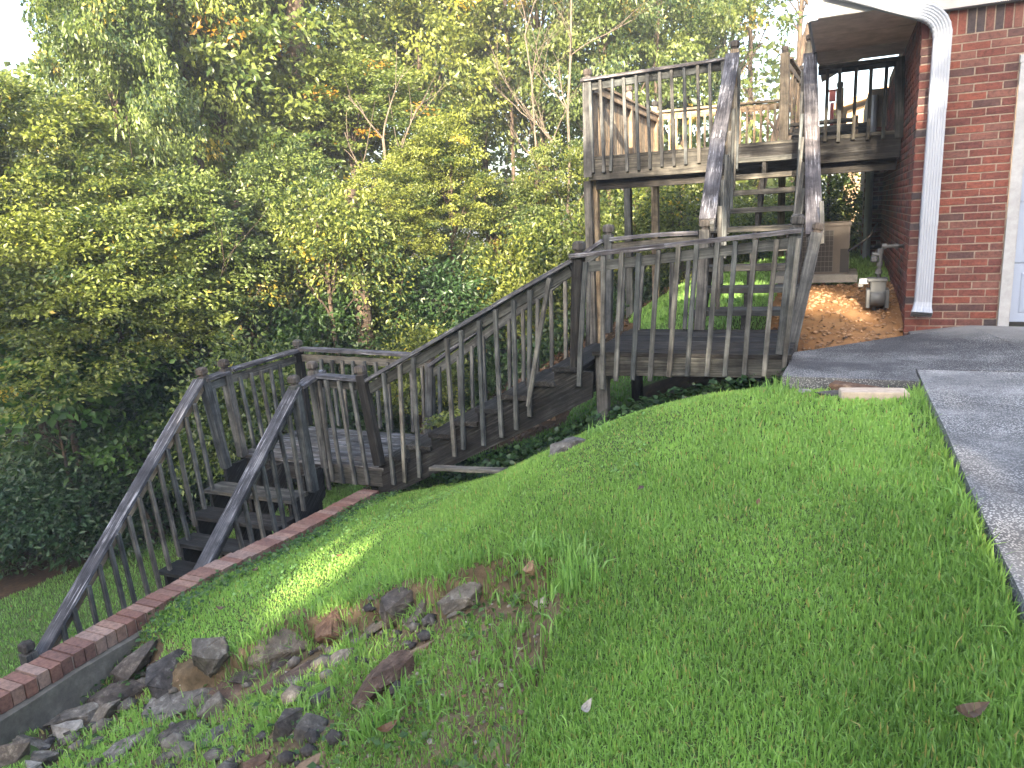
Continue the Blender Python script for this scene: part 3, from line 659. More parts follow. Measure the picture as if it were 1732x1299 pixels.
for k in range(8): s = -2.5 + k * .42; beam('floor_joist', (s, 9.45, ZD - .15), (s, TB - .03, ZD - .15), .04, .19, M['dark'], deck, Z)
beam('girder', (-2.9, 9.58, ZD - .33), (.56, 9.58, ZD - .33), .08, .19 if False else .16, M['dark'], deck, Z)
def dpost(px, t, m, w=.1, zt=ZD - .29, y=380):
    s = T((px, y), t)[0]; return newel((s, t, gz(s, t) - .2), (s, t, zt), deck, w, m, cap=False)
dpost(997, 9.52, 'post', .1); dpost(1008, 9.62, 'warm', .10); dpost(1063, 11.6, 'post', .11); dpost(1109, 12.95, 'warm', .12)
dpost(1350, 12.4, 'warm', .11, y=330); dpost(1322, 13.1, 'warm', .11, y=330)
c1 = cr(3.936, 960, 40)
newel(T((996, 300), 9.40), T((994, 131), 9.40), deck, .11)
beam('rail_cap', T((984, 137), 9.38), T((1232, 100), 9.38), .14, .034, M['cap'], deck, Z, 3, .004)
beam('rail_board', T((1000, 146), 9.40), T((1230, 110), 9.40), .038, .10, M['wood'], deck, Z, 3, .004)
for a, b in (((148, 390), (168, 995)), ((218, 375), (240, 995)), ((298, 368), (287, 985)), ((372, 360), (398, 988)), ((454, 345), (472, 980)), ((533, 335), (548, 972)), ((612, 322), (628, 955)),
             ((694, 308), (708, 950)), ((778, 292), (788, 940)), ((864, 278), (875, 930)), ((945, 262), (955, 925)), ((1035, 250), (1040, 900))):
    baluster(T(c1(*a), 9.34), T(c1(*b), 9.375), deck)
# slatted privacy side
scr = beam('rail_cap', (-2.93, 9.50, ZD + .905), (-2.93, TB, ZD + .865), .14, .036, M['warm'], deck, Z, 3, .003)
beam('rail_board', (-2.90, 9.50, ZD + .83), (-2.90, TB, ZD + .80), .036, .09, M['warm'], deck, Z, 2, .003)
for k in range(32):
    t = 9.56 + k * .113
    if abs(t - 11.45) < .05: continue
    beam('privacy_board', (-2.945, t, ZD - .28), (-2.945, t, ZD + .80), .098, .022, M['warm'], deck, X, 1, 0, .003)
newel((-2.93, 11.45, ZD - .25), (-2.93, 11.45, ZD + 1.02), deck, .10, 'warm')
newel((-2.93, TB - .03, ZD - .25), (-2.93, TB - .03, ZD + 1.0), deck, .10, 'warm')
# far rail
beam('rail_cap', T((1112, 190), TB), T((1318, 170), TB), .14, .036, M['warm'], deck, Z, 3, .003)
beam('rail_board', T((1112, 199), TB), T((1318, 179), TB), .038, .10, M['warm'], deck, Z, 3, .003)
for k in range(17):
    x = 1120 + k * 12; p0 = T((x, 196 - (x - 1112) * .097), TB - .04); baluster(p0, (p0[0], TB - .04, ZD - .05), deck, 'warm')
newel((T((1324, 200), 12.9)[0], 12.9, ZD - .2), T((1326, 157), 12.9), deck, .10, 'warm')
newel((T((1328, 200), 12.4)[0] , 12.4, ZD - .2), T((1328, 90), 12.4), deck, .13, 'warm')
# three steps up to the next level and their rail
sx0 = T((1334, 200), 12.3)[0]
for i in range(3):
    z = ZD + .16 * (i + 1); beam('deck_step', (sx0, 12.25 + .27 * i, z - .02), (sx0 + .95, 12.25 + .27 * i, z - .02), .26, .045, M['rim'], deck, Z)
for s_ in (sx0 + .02, sx0 + .93): beam('stringer', (s_, 12.0, ZD + .02), (s_, 12.95, ZD + .47), .04, .14, M['warm'], deck, Z)
a, b = Vector(T((1333, 98), 12.4)), Vector(T((1357, 134), 14.3)); beam('rail_cap', a, b, .12, .036, M['warm'], deck, Z); beam('rail_board', a - Vector((0, 0, .09)), b - Vector((0, 0, .09)), .036, .09, M['warm'], deck, Z)
for k in range(5): q = a.lerp(b, (k + .5) / 5); baluster(q, (q.x, q.y, ZD + .2), deck, 'warm')
newel((float(b.x), float(b.y), ZD - .3), tuple(b + Vector((0, 0, .12))), deck, .1, 'warm')
beam('rim_joist', (sx0 - .05, 13.28, ZD + .35), (.58, 13.28, ZD + .35), .04, .2, M['rim'], deck, Z)
newel((T((1420, 200), 13.3)[0], 13.35, ZD), T((1421, 150), 13.35), deck, .11, 'warm')
# rail under the eave
c0 = cr(6.662, 1300, 60)
beam('rail_cap', T(c0(560, 372), 9.38), T(c0(1465, 262), 9.38), .13, .036, M['rim'], deck, Z)
beam('rail_board', T(c0(560, 402), 9.40), T(c0(1465, 295), 9.40), .038, .09, M['rim'], deck, Z)
for a, b in (((668, 380), (630, 1200)), ((810, 375), (785, 1205)), ((985, 365), (945, 1180)), ((1165, 350), (1120, 1180)), ((1330, 340), (1290, 1165))):
    baluster(T(c0(*a), 9.34), T(c0(*b), 9.375), deck, 'rim')
newel(T(c0(1470, 1150), 9.42), T(c0(1480, 245), 9.42), deck, .09, 'rim', cap=False)
# ------------------------------------------------------------------ brick house
house = thing('brick_house', (.6, 7.8, -1.25), 'red brick house corner with garage door, deep eave and white downspout', 'house')
CH = .0677
def brickmesh(name, lx, ly, lz, m):
    mb = MB(); c = .0035; a, b, h = lx / 2, ly / 2, lz / 2
    mb.ring([[(x, y, z) for x, y in ((-a + e, -b + e), (a - e, -b + e), (a - e, b - e), (-a + e, b - e))] for z, e in ((-h, c), (-h + c, 0), (h - c, 0), (h, c))])
    me = bpy.data.meshes.new(name); me.from_pydata([tuple(v) for v in mb.v], [], mb.f); me.materials.append(M[m]); return me
BM = brickmesh('brick', 1, 1, 1, 'brick')
def place_brick(cxyz, dims, parent, me=None):
    o = bpy.data.objects.new('brick', me or BM)
    jit = .0025
    Mx = Matrix.Translation(Vector((cxyz[0] + rnd.uniform(-jit, jit), cxyz[1] + rnd.uniform(-jit, jit), cxyz[2] + rnd.uniform(-.0015, .0015)))) @ Matrix.Diagonal(Vector((*dims, 1)))
    link(o, parent, Mx); return o
def brick_stuff(name, boxes, parent, m='brick'):
    V, Fc, tn = [], [], []
    q = np.array([(0, 3, 2, 1), (4, 5, 6, 7), (0, 1, 5, 4), (1, 2, 6, 5), (2, 3, 7, 6), (3, 0, 4, 7)])
    for k, (c_, d) in enumerate(boxes):
        x, y, z = c_; a, b, h = d[0] / 2, d[1] / 2, d[2] / 2
        V += [(x - a, y - b, z - h), (x + a, y - b, z - h), (x + a, y + b, z - h), (x - a, y + b, z - h), (x - a, y - b, z + h), (x + a, y - b, z + h), (x + a, y + b, z + h), (x - a, y + b, z + h)]
        Fc.append(q + 8 * k); tn += [rnd.random()] * 8
    o = bpy.data.objects.new(name, npmesh(name, np.array(V), np.concatenate(Fc), M[m], np.array(tn))); link(o, parent); o['kind'] = 'stuff'; return o
Z0 = -1.32; ZT = Z0 + 39 * CH
# wall cores (mortar shows between the bricks)
MB().box((.606, 7.806, -1.5), (1.345, 8.0, 1.55)).box((1.345, 7.806, 1.10), (6.2, 8.0, 1.60)).box((6.2, 7.806, -1.5), (7.4, 8.0, 1.60)).box((.606, 7.99, 1.0), (.8, 13.0, 1.72)).box((.606, 8.0, -1.5), (.8, 13.0, 1.0)).build('wall', M['mortar'], house)
wallo = house
LB, PB = .2025, .213
far_boxes = []; nc = 39
for k in range(nc):
    z = Z0 + CH * (k + .5)
    # front: stretchers, alternate courses start with the header end of the side wall
    x = .6 if k % 2 == 0 else .6 + .103
    if k % 2: place_brick((.6 + .046, 7.8 + .045, z), (.092, .0915, CH - .011), house)
    x0 = .6 if k % 2 == 0 else .703
    lim = 1.34 if z < 1.10 else 1.95
    while x0 < lim - .04:
        L = min(LB, lim - x0 - .004)
        if L > .045: place_brick((x0 + L / 2, 7.8 + .045, z), (L, .09, CH - .011), house)
        x0 += PB
    if z > 1.10:
        while x0 < 6.2: far_boxes.append(((x0 + LB / 2, 7.845, z), (LB, .09, CH - .011))); x0 += PB
    x0 = 6.21
    while x0 < 7.3: far_boxes.append(((x0 + LB / 2, 7.845, z), (LB, .09, CH - .011))); x0 += PB
    # side wall, receding
    y0 = 7.8 + (.103 if k % 2 == 0 else .0); first = True
    if k % 2: y0 = 7.8 + .103 * 0 + .0
    yy = 7.903 if k % 2 == 0 else 8.013
    if k % 2:  # stretcher return at the corner
        place_brick((.6 + .0445, 7.905 + .05, z), (.089, .10, CH - .011), house)
    while yy < 12.95:
        L = min(LB, 12.98 - yy)
        if yy < 8.30 + (.11 if k % 2 else 0) - .1: place_brick((.6 + .045, yy + L / 2, z), (.09, L, CH - .011), house)
        else: far_boxes.append(((.645, yy + L / 2, z), (.09, L, CH - .011)))
        yy += PB
for k in range(39, 43):
    z = Z0 + CH * (k + .5); yy = 7.903 if k % 2 == 0 else 8.013
    while yy < 12.95: L = min(LB, 12.98 - yy); far_boxes.append(((.645, yy + L / 2, z), (.09, L, CH - .011))); yy += PB
s_ = .6; k = 0
while s_ < 6.2:
    b_ = ((s_ + .0285, 7.845, ZT + .003 + .0985), (.057, .09, .192))
    if s_ < 1.6: place_brick(*b_, house)
    else: far_boxes.append(b_)
    s_ += CH
brick_stuff('far_brick', far_boxes, house)
# wing behind, with its own downspout
wb = []
for k in range(34):
    z = -1.25 + CH * (k + .5); x0 = .34 + (.1 if k % 2 else 0)
    while x0 < .60: L = min(LB, .60 - x0); wb.append(((x0 + L / 2, 13.045, z), (L, .09, CH - .011))) if L > .04 else 0; x0 += PB
MB().box((.345, 13.005, -1.5), (.62, 16, 1.6)).build('wall', M['mortar'], house)
brick_stuff('far_brick', wb, house)
p = at_t(1469, 350, 12.9)
MB().tube([(p[0], 12.93, 1.5), (p[0], 12.93, -.95), (p[0] - .02, 12.80, -1.0), (p[0] - .05, 12.55, -1.02)], .055, 8).build('downspout', M['white'], house)
# garage door, casing
MB().box((1.345, 7.775, -1.22), (1.425, 7.80, 1.04)).box((1.425, 7.80, .965), (6.2, 7.84, 1.098)).box((1.338, 7.77, 1.04), (1.435, 7.83, 1.10)).box((1.425, 7.80, -1.22), (1.435, 7.90, .965)).build('door_trim', M['trim'], house)
gd = MB().box((1.435, 7.905, -1.16), (6.2, 7.93, .97)).build('garage_door', M['door'], house)
for r_ in range(4):
    z0, z1 = -1.155 + r_ * .53, -1.155 + (r_ + 1) * .53 - .008
    for q in range(8):
        a = 1.438 + q * .595
        mb = MB(); mb.box((a, 7.885, z0), (a + .593, 7.904, z1))
        mb.ring([[(a + .07 + e, y, z0 + .08 + e), (a + .523 - e, y, z0 + .08 + e), (a + .523 - e, y, z1 - .08 - e), (a + .07 + e, y, z1 - .08 - e)] for y, e in ((7.884, 0), (7.878, .012), (7.876, .03))])
        mb.build('door_panel', M['door'], gd)
MB().box((1.435, 7.87, -1.19), (6.2, 7.92, -1.157)).build('door_seal', M['black'], gd)
# eave: soffit, cornice return, fascia, gutter, roof
ZS = 1.59
MB().box((-.30, 7.70, ZS), (.607, 10.12, ZS + .02)).build('soffit', M['soffit'], house)
for k in range(1, 3): MB().box((-.30, 7.70 + k * .81, ZS - .006), (.598, 7.72 + k * .81, ZS - .001)).build('soffit_strip', M['soffit'], house)
MB().box((-.235, 7.685, ZS + .004), (.62, 7.70, ZS + .30)).build('cornice_return', M['siding'], house)
MB().box((-.305, 7.675, ZS - .012), (-.237, 7.72, ZS + .34)).box((-.325, 7.72, ZS - .012), (-.305, 10.14, ZS + .20)).build('fascia', M['white'], house)
MB().box((.60, 7.72, 1.525), (7.6, 7.80, 1.74)).box((.60, 7.70, 1.74), (7.6, 7.80, 1.95)).build('frieze_board', M['siding'], house)
v = [(-.33, 7.6, ZS + .235), (3.8, 7.5, 3.9), (8.0, 7.5, 1.95), (-.33, 13.4, ZS + .235), (3.8, 13.4, 3.9), (8.0, 13.4, 1.95)]
v2 = [(a, b, c + .12) for a, b, c in v]
meshobj('roof', v + v2, [(0, 3, 4, 1), (1, 4, 5, 2), (6, 7, 10, 9), (7, 8, 11, 10), (0, 1, 7, 6), (1, 2, 8, 7), (3, 9, 10, 4), (4, 10, 11, 5), (0, 6, 9, 3), (2, 5, 11, 8)], M['roof'], house)
meshobj('gable', [(.2, 7.79, 1.951), (7.4, 7.79, 1.951), (3.8, 7.79, 3.85), (.2, 7.9, 1.951), (7.4, 7.9, 1.951), (3.8, 7.9, 3.85)], [(0, 1, 2), (3, 5, 4), (0, 2, 5, 3), (1, 4, 5, 2), (0, 3, 4, 1)], M['siding'], house)
# white fluted downspout with its elbow
def spout(path, w, dp, name, m, parent):
    prof = []
    nfl = 13
    for i in range(nfl): prof.append((-w / 2 + .006 + (w - .012) * i / (nfl - 1), -dp / 2 - (.0045 if i % 2 else 0)))
    prof += [(w / 2, -dp / 2 + .006), (w / 2, dp / 2 - .006), (w / 2 - .006, dp / 2), (-w / 2 + .006, dp / 2), (-w / 2, dp / 2 - .006), (-w / 2, -dp / 2 + .006)]
    rings = []
    for i, p in enumerate(path):
        p = Vector(p[:3]); a = Vector(path[max(i - 1, 0)][:3]); b = Vector(path[min(i + 1, len(path) - 1)][:3]); d = (b - a).normalized()
        yv = Vector((0, 1, 0)); yv = (yv - d * yv.dot(d)).normalized(); xv = yv.cross(d) * -1
        k = path[i][3] if len(path[i]) > 3 else 1
        if xv.dot(Vector((1, 0, 0))) < 0 and abs(d.z) > .9: xv = -xv
        rings.append([tuple(p + xv * x * k + yv * y * k) for x, y in prof])
    return MB().ring(rings).build(name, m, parent)
A1, A2, A3, A4 = Vector(at_t(1400, -22, 7.63)), Vector(at_t(1566, 21, 7.66)), Vector(at_t(1594, 62, 7.70)), Vector(at_t(1561, 510, 7.70))
path = [tuple(A1.lerp(A2, f)) for f in (0, .35, .7)]
ctrl = Vector(at_t(1594, 30, 7.68))
for k in range(0, 11):
    f = k / 10; q = A2.lerp(ctrl, f).lerp(ctrl.lerp(A3, f), f); path.append((*q, 1.03 if k % 2 else .98))
ds = spout([(*p[:3], p[3] if len(p) > 3 else 1) for p in path], .142, .09, 'downspout', M['white'], house)
low = [A3 + Vector((0, 0, .01)), A3.lerp(A4, .26), A3.lerp(A4, .70), A4]
spout([(*low[0], .97), (*low[1], .99)], .142, .09, 'spout_section', M['white'], ds)
spout([(*(low[1] + Vector((0, 0, .012))), .95), (*low[2], .99)], .142, .09, 'spout_section', M['white'], ds)
spout([(*(low[2] + Vector((0, 0, .012))), .96), (*A4, .98), (*(A4 + Vector((-.006, -.012, -.06))), 1.06), (*(A4 + Vector((-.01, -.045, -.115))), 1.22)], .142, .09, 'spout_section', M['white'], ds)
pe = A4 + Vector((-.01, -.052, -.118)); MB().box((pe.x - .07, pe.y - .02, pe.z - .012), (pe.x + .07, pe.y + .04, pe.z - .002)).build('spout_mouth_shade', M['black'], ds)  # black block stands in for the shaded hollow of the spout
MB().tube([at_s(1487, 285, .59), at_s(1485, 380, .585), at_s(1484, 440, .585)], .014, 6).build('conduit', M['pipe'], house)
bx = Vector(at_s(1487, 352, .585)); MB().box((bx.x - .06, bx.y - .12, bx.z - .14), (bx.x, bx.y + .12, bx.z + .14)).build('meter_box', M['grey_metal'], house)

# ------------------------------------------------------------------ gas meter
gm = thing('gas_meter', tuple(at_t(1483, 520, 8.3)), 'grey gas meter on a thin riser pipe at the side wall of the brick house', 'gas meter')
def G(px, py, t=8.3): return Vector(at_t(px, py, t))
k_ = (G(1484, 495) - G(1483, 495)).length                # metres per photo pixel here
def rbox(c, w, d, h, ch=.012):
    a, b = c
    return None
def blk(name, px0, py0, px1, py1, d, m, par=gm, t=8.3, ch=.01):
    a, b = G(px0, py0, t), G(px1, py1, t); x0, x1, z0, z1 = min(a.x, b.x), max(a.x, b.x), min(a.z, b.z), max(a.z, b.z)
    w, h = x1 - x0, z1 - z0; Mx = Matrix.Translation(Vector(((x0 + x1) / 2, t, z0)))
    return MB().ring([oct_ring(w - 2 * ch, d - 2 * ch, ch, 0), oct_ring(w, d, ch, ch), oct_ring(w, d, ch, h - ch), oct_ring(w - 2 * ch, d - 2 * ch, ch, h)]).build(name, M[m], par, Mx=Mx)
blk('meter_head', 1472, 474, 1498, 494, .16, 'grey_metal')
body = blk('meter_body', 1467, 491, 1500, 517, .20, 'grey_metal', ch=.025)
MB().tube([tuple(G(1472, 503) + Vector((0, -.10, 0))), tuple(G(1495, 503) + Vector((0, -.10, 0)))], .065, 12).build('diaphragm_bulge', M['grey_metal'], gm, True)
blk('flange', 1465, 488, 1470, 519, .24, 'grey_metal', ch=.006); blk('flange', 1497, 488, 1502, 519, .24, 'grey_metal', ch=.006)
blk('top_plate', 1467, 470, 1501, 475, .19, 'grey_metal', ch=.006)
blk('index_box', 1453, 471, 1469, 480, .10, 'trim', ch=.008); blk('index_box', 1451, 478, 1460, 485, .08, 'grey_metal', ch=.006)
MB().tube([at_s(1529, 416, .60), G(1512, 416), G(1500, 417), G(1494, 419), G(1490, 425), G(1489, 445), G(1487, 455), G(1486, 472)], [.018] * 8, 8).build('inlet_pipe', M['pipe'], gm, True)
for a, b, r_ in (((1492, 416.5), (1500, 416.5), .027), ((1489.5, 420), (1489, 429), .028), ((1488, 443), (1487, 450), .028), ((1486, 456), (1485.5, 463), .03), ((1513, 416), (1519, 416), .024)):
    MB().tube([G(*a), G(*b)], r_, 8).build('pipe_fitting', M['pipe'], gm)
MB().tube([G(1475, 430), G(1487, 431)], .022, 8).build('regulator', M['grey_metal'], gm); blk('regulator', 1473, 433, 1484, 443, .09, 'grey_metal', ch=.012)
rb = G(1476, 566); MB().tube([G(1479, 516), (rb.x, rb.y, gz(rb.x, 8.3) - .1)], .016, 8).build('riser_pipe', M['pipe'], gm)

# ------------------------------------------------------------------ air conditioner
acx1 = at_t(1437, 420, 9.85)[0]; act = at_t(1437, 381, 9.85)[2]; acb = at_t(1437, 463, 9.85)[2]
ac = thing('air_conditioner', (acx1 - .35, 10.15, acb), 'beige box shaped air conditioner unit with dark wire grille beneath the deck', 'air conditioner')
MB().box((acx1 - .72, 9.86, acb), (acx1, 10.56, act)).build('cabinet', M['ac'], ac)
gx1 = at_t(1409, 420, 9.85)[0]
MB().box((acx1 - .70, 9.852, acb + .03), (gx1, 9.858, act - .05)).build('coil', M['coil'], ac)
mb = MB()
for k in range(13): x = acx1 - .70 + (gx1 - acx1 + .70) * k / 12; mb.box((x - .002, 9.836, acb + .03), (x + .002, 9.845, act - .05))
for k in range(9): z = acb + .03 + (act - acb - .08) * k / 8; mb.box((acx1 - .70, 9.838, z - .002), (gx1, 9.846, z + .002))
mb.build('wire_grille', M['grille'], ac)
MB().box((acx1 - .10, 9.845, acb + .02), (acx1 - .003, 9.858, acb + .30)).build('access_panel', M['coil'], ac)
MB().box((acx1 - .74, 9.84, act), (acx1 + .012, 10.58, act + .035)).build('top_lid', M['ac'], ac)
o = MB().box((acx1 - .85, 9.72, acb - .09), (acx1 + .10, 10.7, acb - .003)).build('equipment_pad', M['lightconc']); tag(o, 'pale slab pad under the air conditioner unit', 'slab')
o = MB().tube([(acx1 - .05, 9.9, acb + .25), at_t(1455, 412, 9.7), at_t(1472, 398, 9.6), at_s(1485, 375, .58)], .012, 6).build('power_cable', M['cablegrey'], smooth=True); tag(o, 'dark cable sagging from the air conditioner to the house wall', 'cable')

# ------------------------------------------------------------------ house far behind, seen over the deck
nb = thing('neighbouring_house', tuple(at_t(1470, 200, 26)), 'low tan house with a shallow roof seen beyond the deck railing', 'house')
a, b = Vector(at_t(1424, 176, 26)), Vector(at_t(1504, 152, 26)); zb_ = -2.5
meshobj('wall', [(a.x + .15, 26, zb_), (b.x + 6, 26, zb_), (b.x + 6, 26, a.z + .02), (b.x - .1, 26, a.z + .02), (a.x + .15, 26, a.z - .2), (a.x + .15, 33, zb_), (b.x + 6, 33, zb_), (b.x + 6, 33, a.z), (a.x + .15, 33, a.z - .2)],
        [(0, 1, 2, 3, 4), (5, 8, 7, 6), (0, 4, 8, 5), (1, 6, 7, 2)], M['tan'], nb)
e = [(a.x - .3, 25.4, a.z - .22), (b.x + 2.5, 25.4, b.z + .55), (b.x + 6.5, 25.4, a.z), (a.x - .3, 33.6, a.z - .22), (b.x + 2.5, 33.6, b.z + .55), (b.x + 6.5, 33.6, a.z)]
e2 = [(x, y, z + .16) for x, y, z in e]
meshobj('roof', e + e2, [(0, 3, 4, 1), (1, 4, 5, 2), (6, 7, 10, 9), (7, 8, 11, 10), (0, 1, 7, 6), (1, 2, 8, 7), (0, 6, 9, 3), (2, 5, 11, 8)], M['tan'], nb)
w0 = at_t(1484, 190, 25.98); MB().box((w0[0], 25.93, w0[2] - .9), (w0[0] + .35, 25.99, w0[2] + .1)).build('window', M['rim'], nb)
q = at_t(1408, 163, 14.2); o = MB().box((q[0] - .05, 14.1, q[2] - .08), (q[0] + .05, 14.25, q[2] + .08)).box((q[0] - .06, 14.08, q[2] + .08), (q[0] + .06, 14.27, q[2] + .095)).box((q[0] - .03, 14.12, ZD - .6), (q[0] + .03, 14.2, q[2] - .11)).build('red_box', simple('red_paint', (.16, .03, .03), .5)); tag(o, 'small dark red box on a post behind the deck steps', 'box')  # unidentified small red thing, built as a box on a post

# ------------------------------------------------------------------ brick topped retaining wall along the lower stairs
rw = thing('retaining_wall', (-4.32, 4, -2.6), 'low garden retaining wall with a cap of red bricks on edge running down beside the stairs', 'wall')
WT = np.array([(-3, -2.46), (2.3, -2.465), (2.86, -2.47), (3.76, -2.48), (4.75, -2.57), (5.97, -2.64), (6.3, -2.65)])
def wz(t): return float(np.interp(t, WT[:, 0], WT[:, 1]))
CBM = brickmesh('brick', 1, 1, 1, 'capbrick')
t = 5.98; n = 0; extra = []
while t > -1.5:
    z = wz(t) - .048 + rnd.uniform(-.004, .004); c_ = (-4.32 + rnd.uniform(-.005, .005), t - .034, z); d_ = (.2, .066, .096)
    if t > 1.6: place_brick(c_, d_, rw, CBM)
    else: extra.append((c_, d_))
    t -= .0765
brick_stuff('far_brick', extra, rw, 'capbrick')
v = []; ts = np.linspace(-1.6, 5.985, 30)
for t in ts: z = wz(t) - .097; v += [(-4.415, t, -4.6), (-4.175 + rnd.uniform(-.01, .012), t, -4.6), (-4.175 + rnd.uniform(-.012, .012), t, z + rnd.uniform(-.012, 0)), (-4.415, t, z)]
f = []
for i in range(len(ts) - 1):
    for j in range(4): a = i * 4 + j; b = i * 4 + (j + 1) % 4; f.append((a, a + 4, b + 4, b))
f += [(0, 1, 2, 3), tuple(len(v) - 4 + j for j in (3, 2, 1, 0))]
meshobj('concrete_base', v, f, M['conc'], rw)
v = []
for t in ts: z = wz(t) - .004; v += [(-4.405, t, z - .092), (-4.232, t, z - .092), (-4.232, t, z - .012), (-4.405, t, z - .012)]
meshobj('mortar_bed', v, f, M['mortar'], rw)

# ------------------------------------------------------------------ rocks
import bmesh
ROCKS = []
def rock(px, py, w, h, m, label, tilt=None, flat=1.0, name='rock', cat='rock', sink=.36):
    P = hit(px, py + h * .18); d = pix(P)[2][0]; W = w * d / F * (1.5 if flat > .8 else 1.8); Hh = h * d / F * 1.3; ROCKS.append((P[0], P[1], W * .5 * (.5 if flat > 1.15 else 1 if flat > .8 else .75)))
    hz = max(.40 * Hh * flat, .016); dy = W * (.52 if flat < 1.15 else .8)
    bm = bmesh.new(); g = random.Random(px * 31 + py)
    for i in range(13):
        a = g.uniform(0, 6.283); z = g.uniform(-1, 1); z = math.copysign(abs(z) ** .5, z); r = (1 - .45 * abs(z) ** 2.6) ** .5 * g.uniform(.72, 1.08)
        bm.verts.new((math.cos(a) * r * W / 2, math.sin(a) * r * dy / 2, z * hz * g.uniform(.8, 1.05)))
    res = bmesh.ops.convex_hull(bm, input=bm.verts); bmesh.ops.delete(bm, geom=[x for x in bm.verts if not x.link_faces], context='VERTS')
    bmesh.ops.bevel(bm, geom=bm.edges[:], offset=min(W, dy, hz * 3) * .035, segments=1, affect='EDGES', clamp_overlap=True); bmesh.ops.triangulate(bm, faces=bm.faces[:])
    bmesh.ops.subdivide_edges(bm, edges=bm.edges[:], cuts=1, use_grid_fill=True)
    k = min(W, dy, hz * 3) * .045
    for vv in bm.verts:
        q = vv.co * (9 / W); n_ = math.sin(q.x * 2.1 + px) * math.sin(q.y * 2.7 + py) * math.sin(q.z * 3 + 1) + .5 * math.sin(q.x * 6 + q.y * 5)
        vv.co += vv.co.normalized() * k * n_ * .8 + Vector((g.uniform(-1, 1), g.uniform(-1, 1), g.uniform(-1, 1))) * k * .35
    me = bpy.data.meshes.new(name); bm.to_mesh(me); bm.free(); me.materials.append(M[m])
    o = bpy.data.objects.new(name, me)
    ny = (hq(np.array([P[0]]), np.array([P[1] + .15]))[0] - hq(np.array([P[0]]), np.array([P[1] - .15]))[0]) / .3
    nx = (hq(np.array([P[0] + .15]), np.array([P[1]]))[0] - hq(np.array([P[0] - .15]), np.array([P[1]]))[0]) / .3
    Mx = Matrix.Translation(Vector((P[0], P[1], P[2] + hz * (1 - 2 * sink) * .9))) @ Matrix.Rotation(-math.atan(nx) * .8, 4, 'Y') @ Matrix.Rotation(math.atan(ny) * .7, 4, 'X') @ Matrix.Rotation(math.radians(tilt + (30 if flat < 1.15 else 0) if tilt is not None else g.uniform(-25, 35)), 4, 'Z')
    link(o, None, Mx); tag(o, label, cat, 'rocks in the eroded slope' if name == 'rock' else None); return o
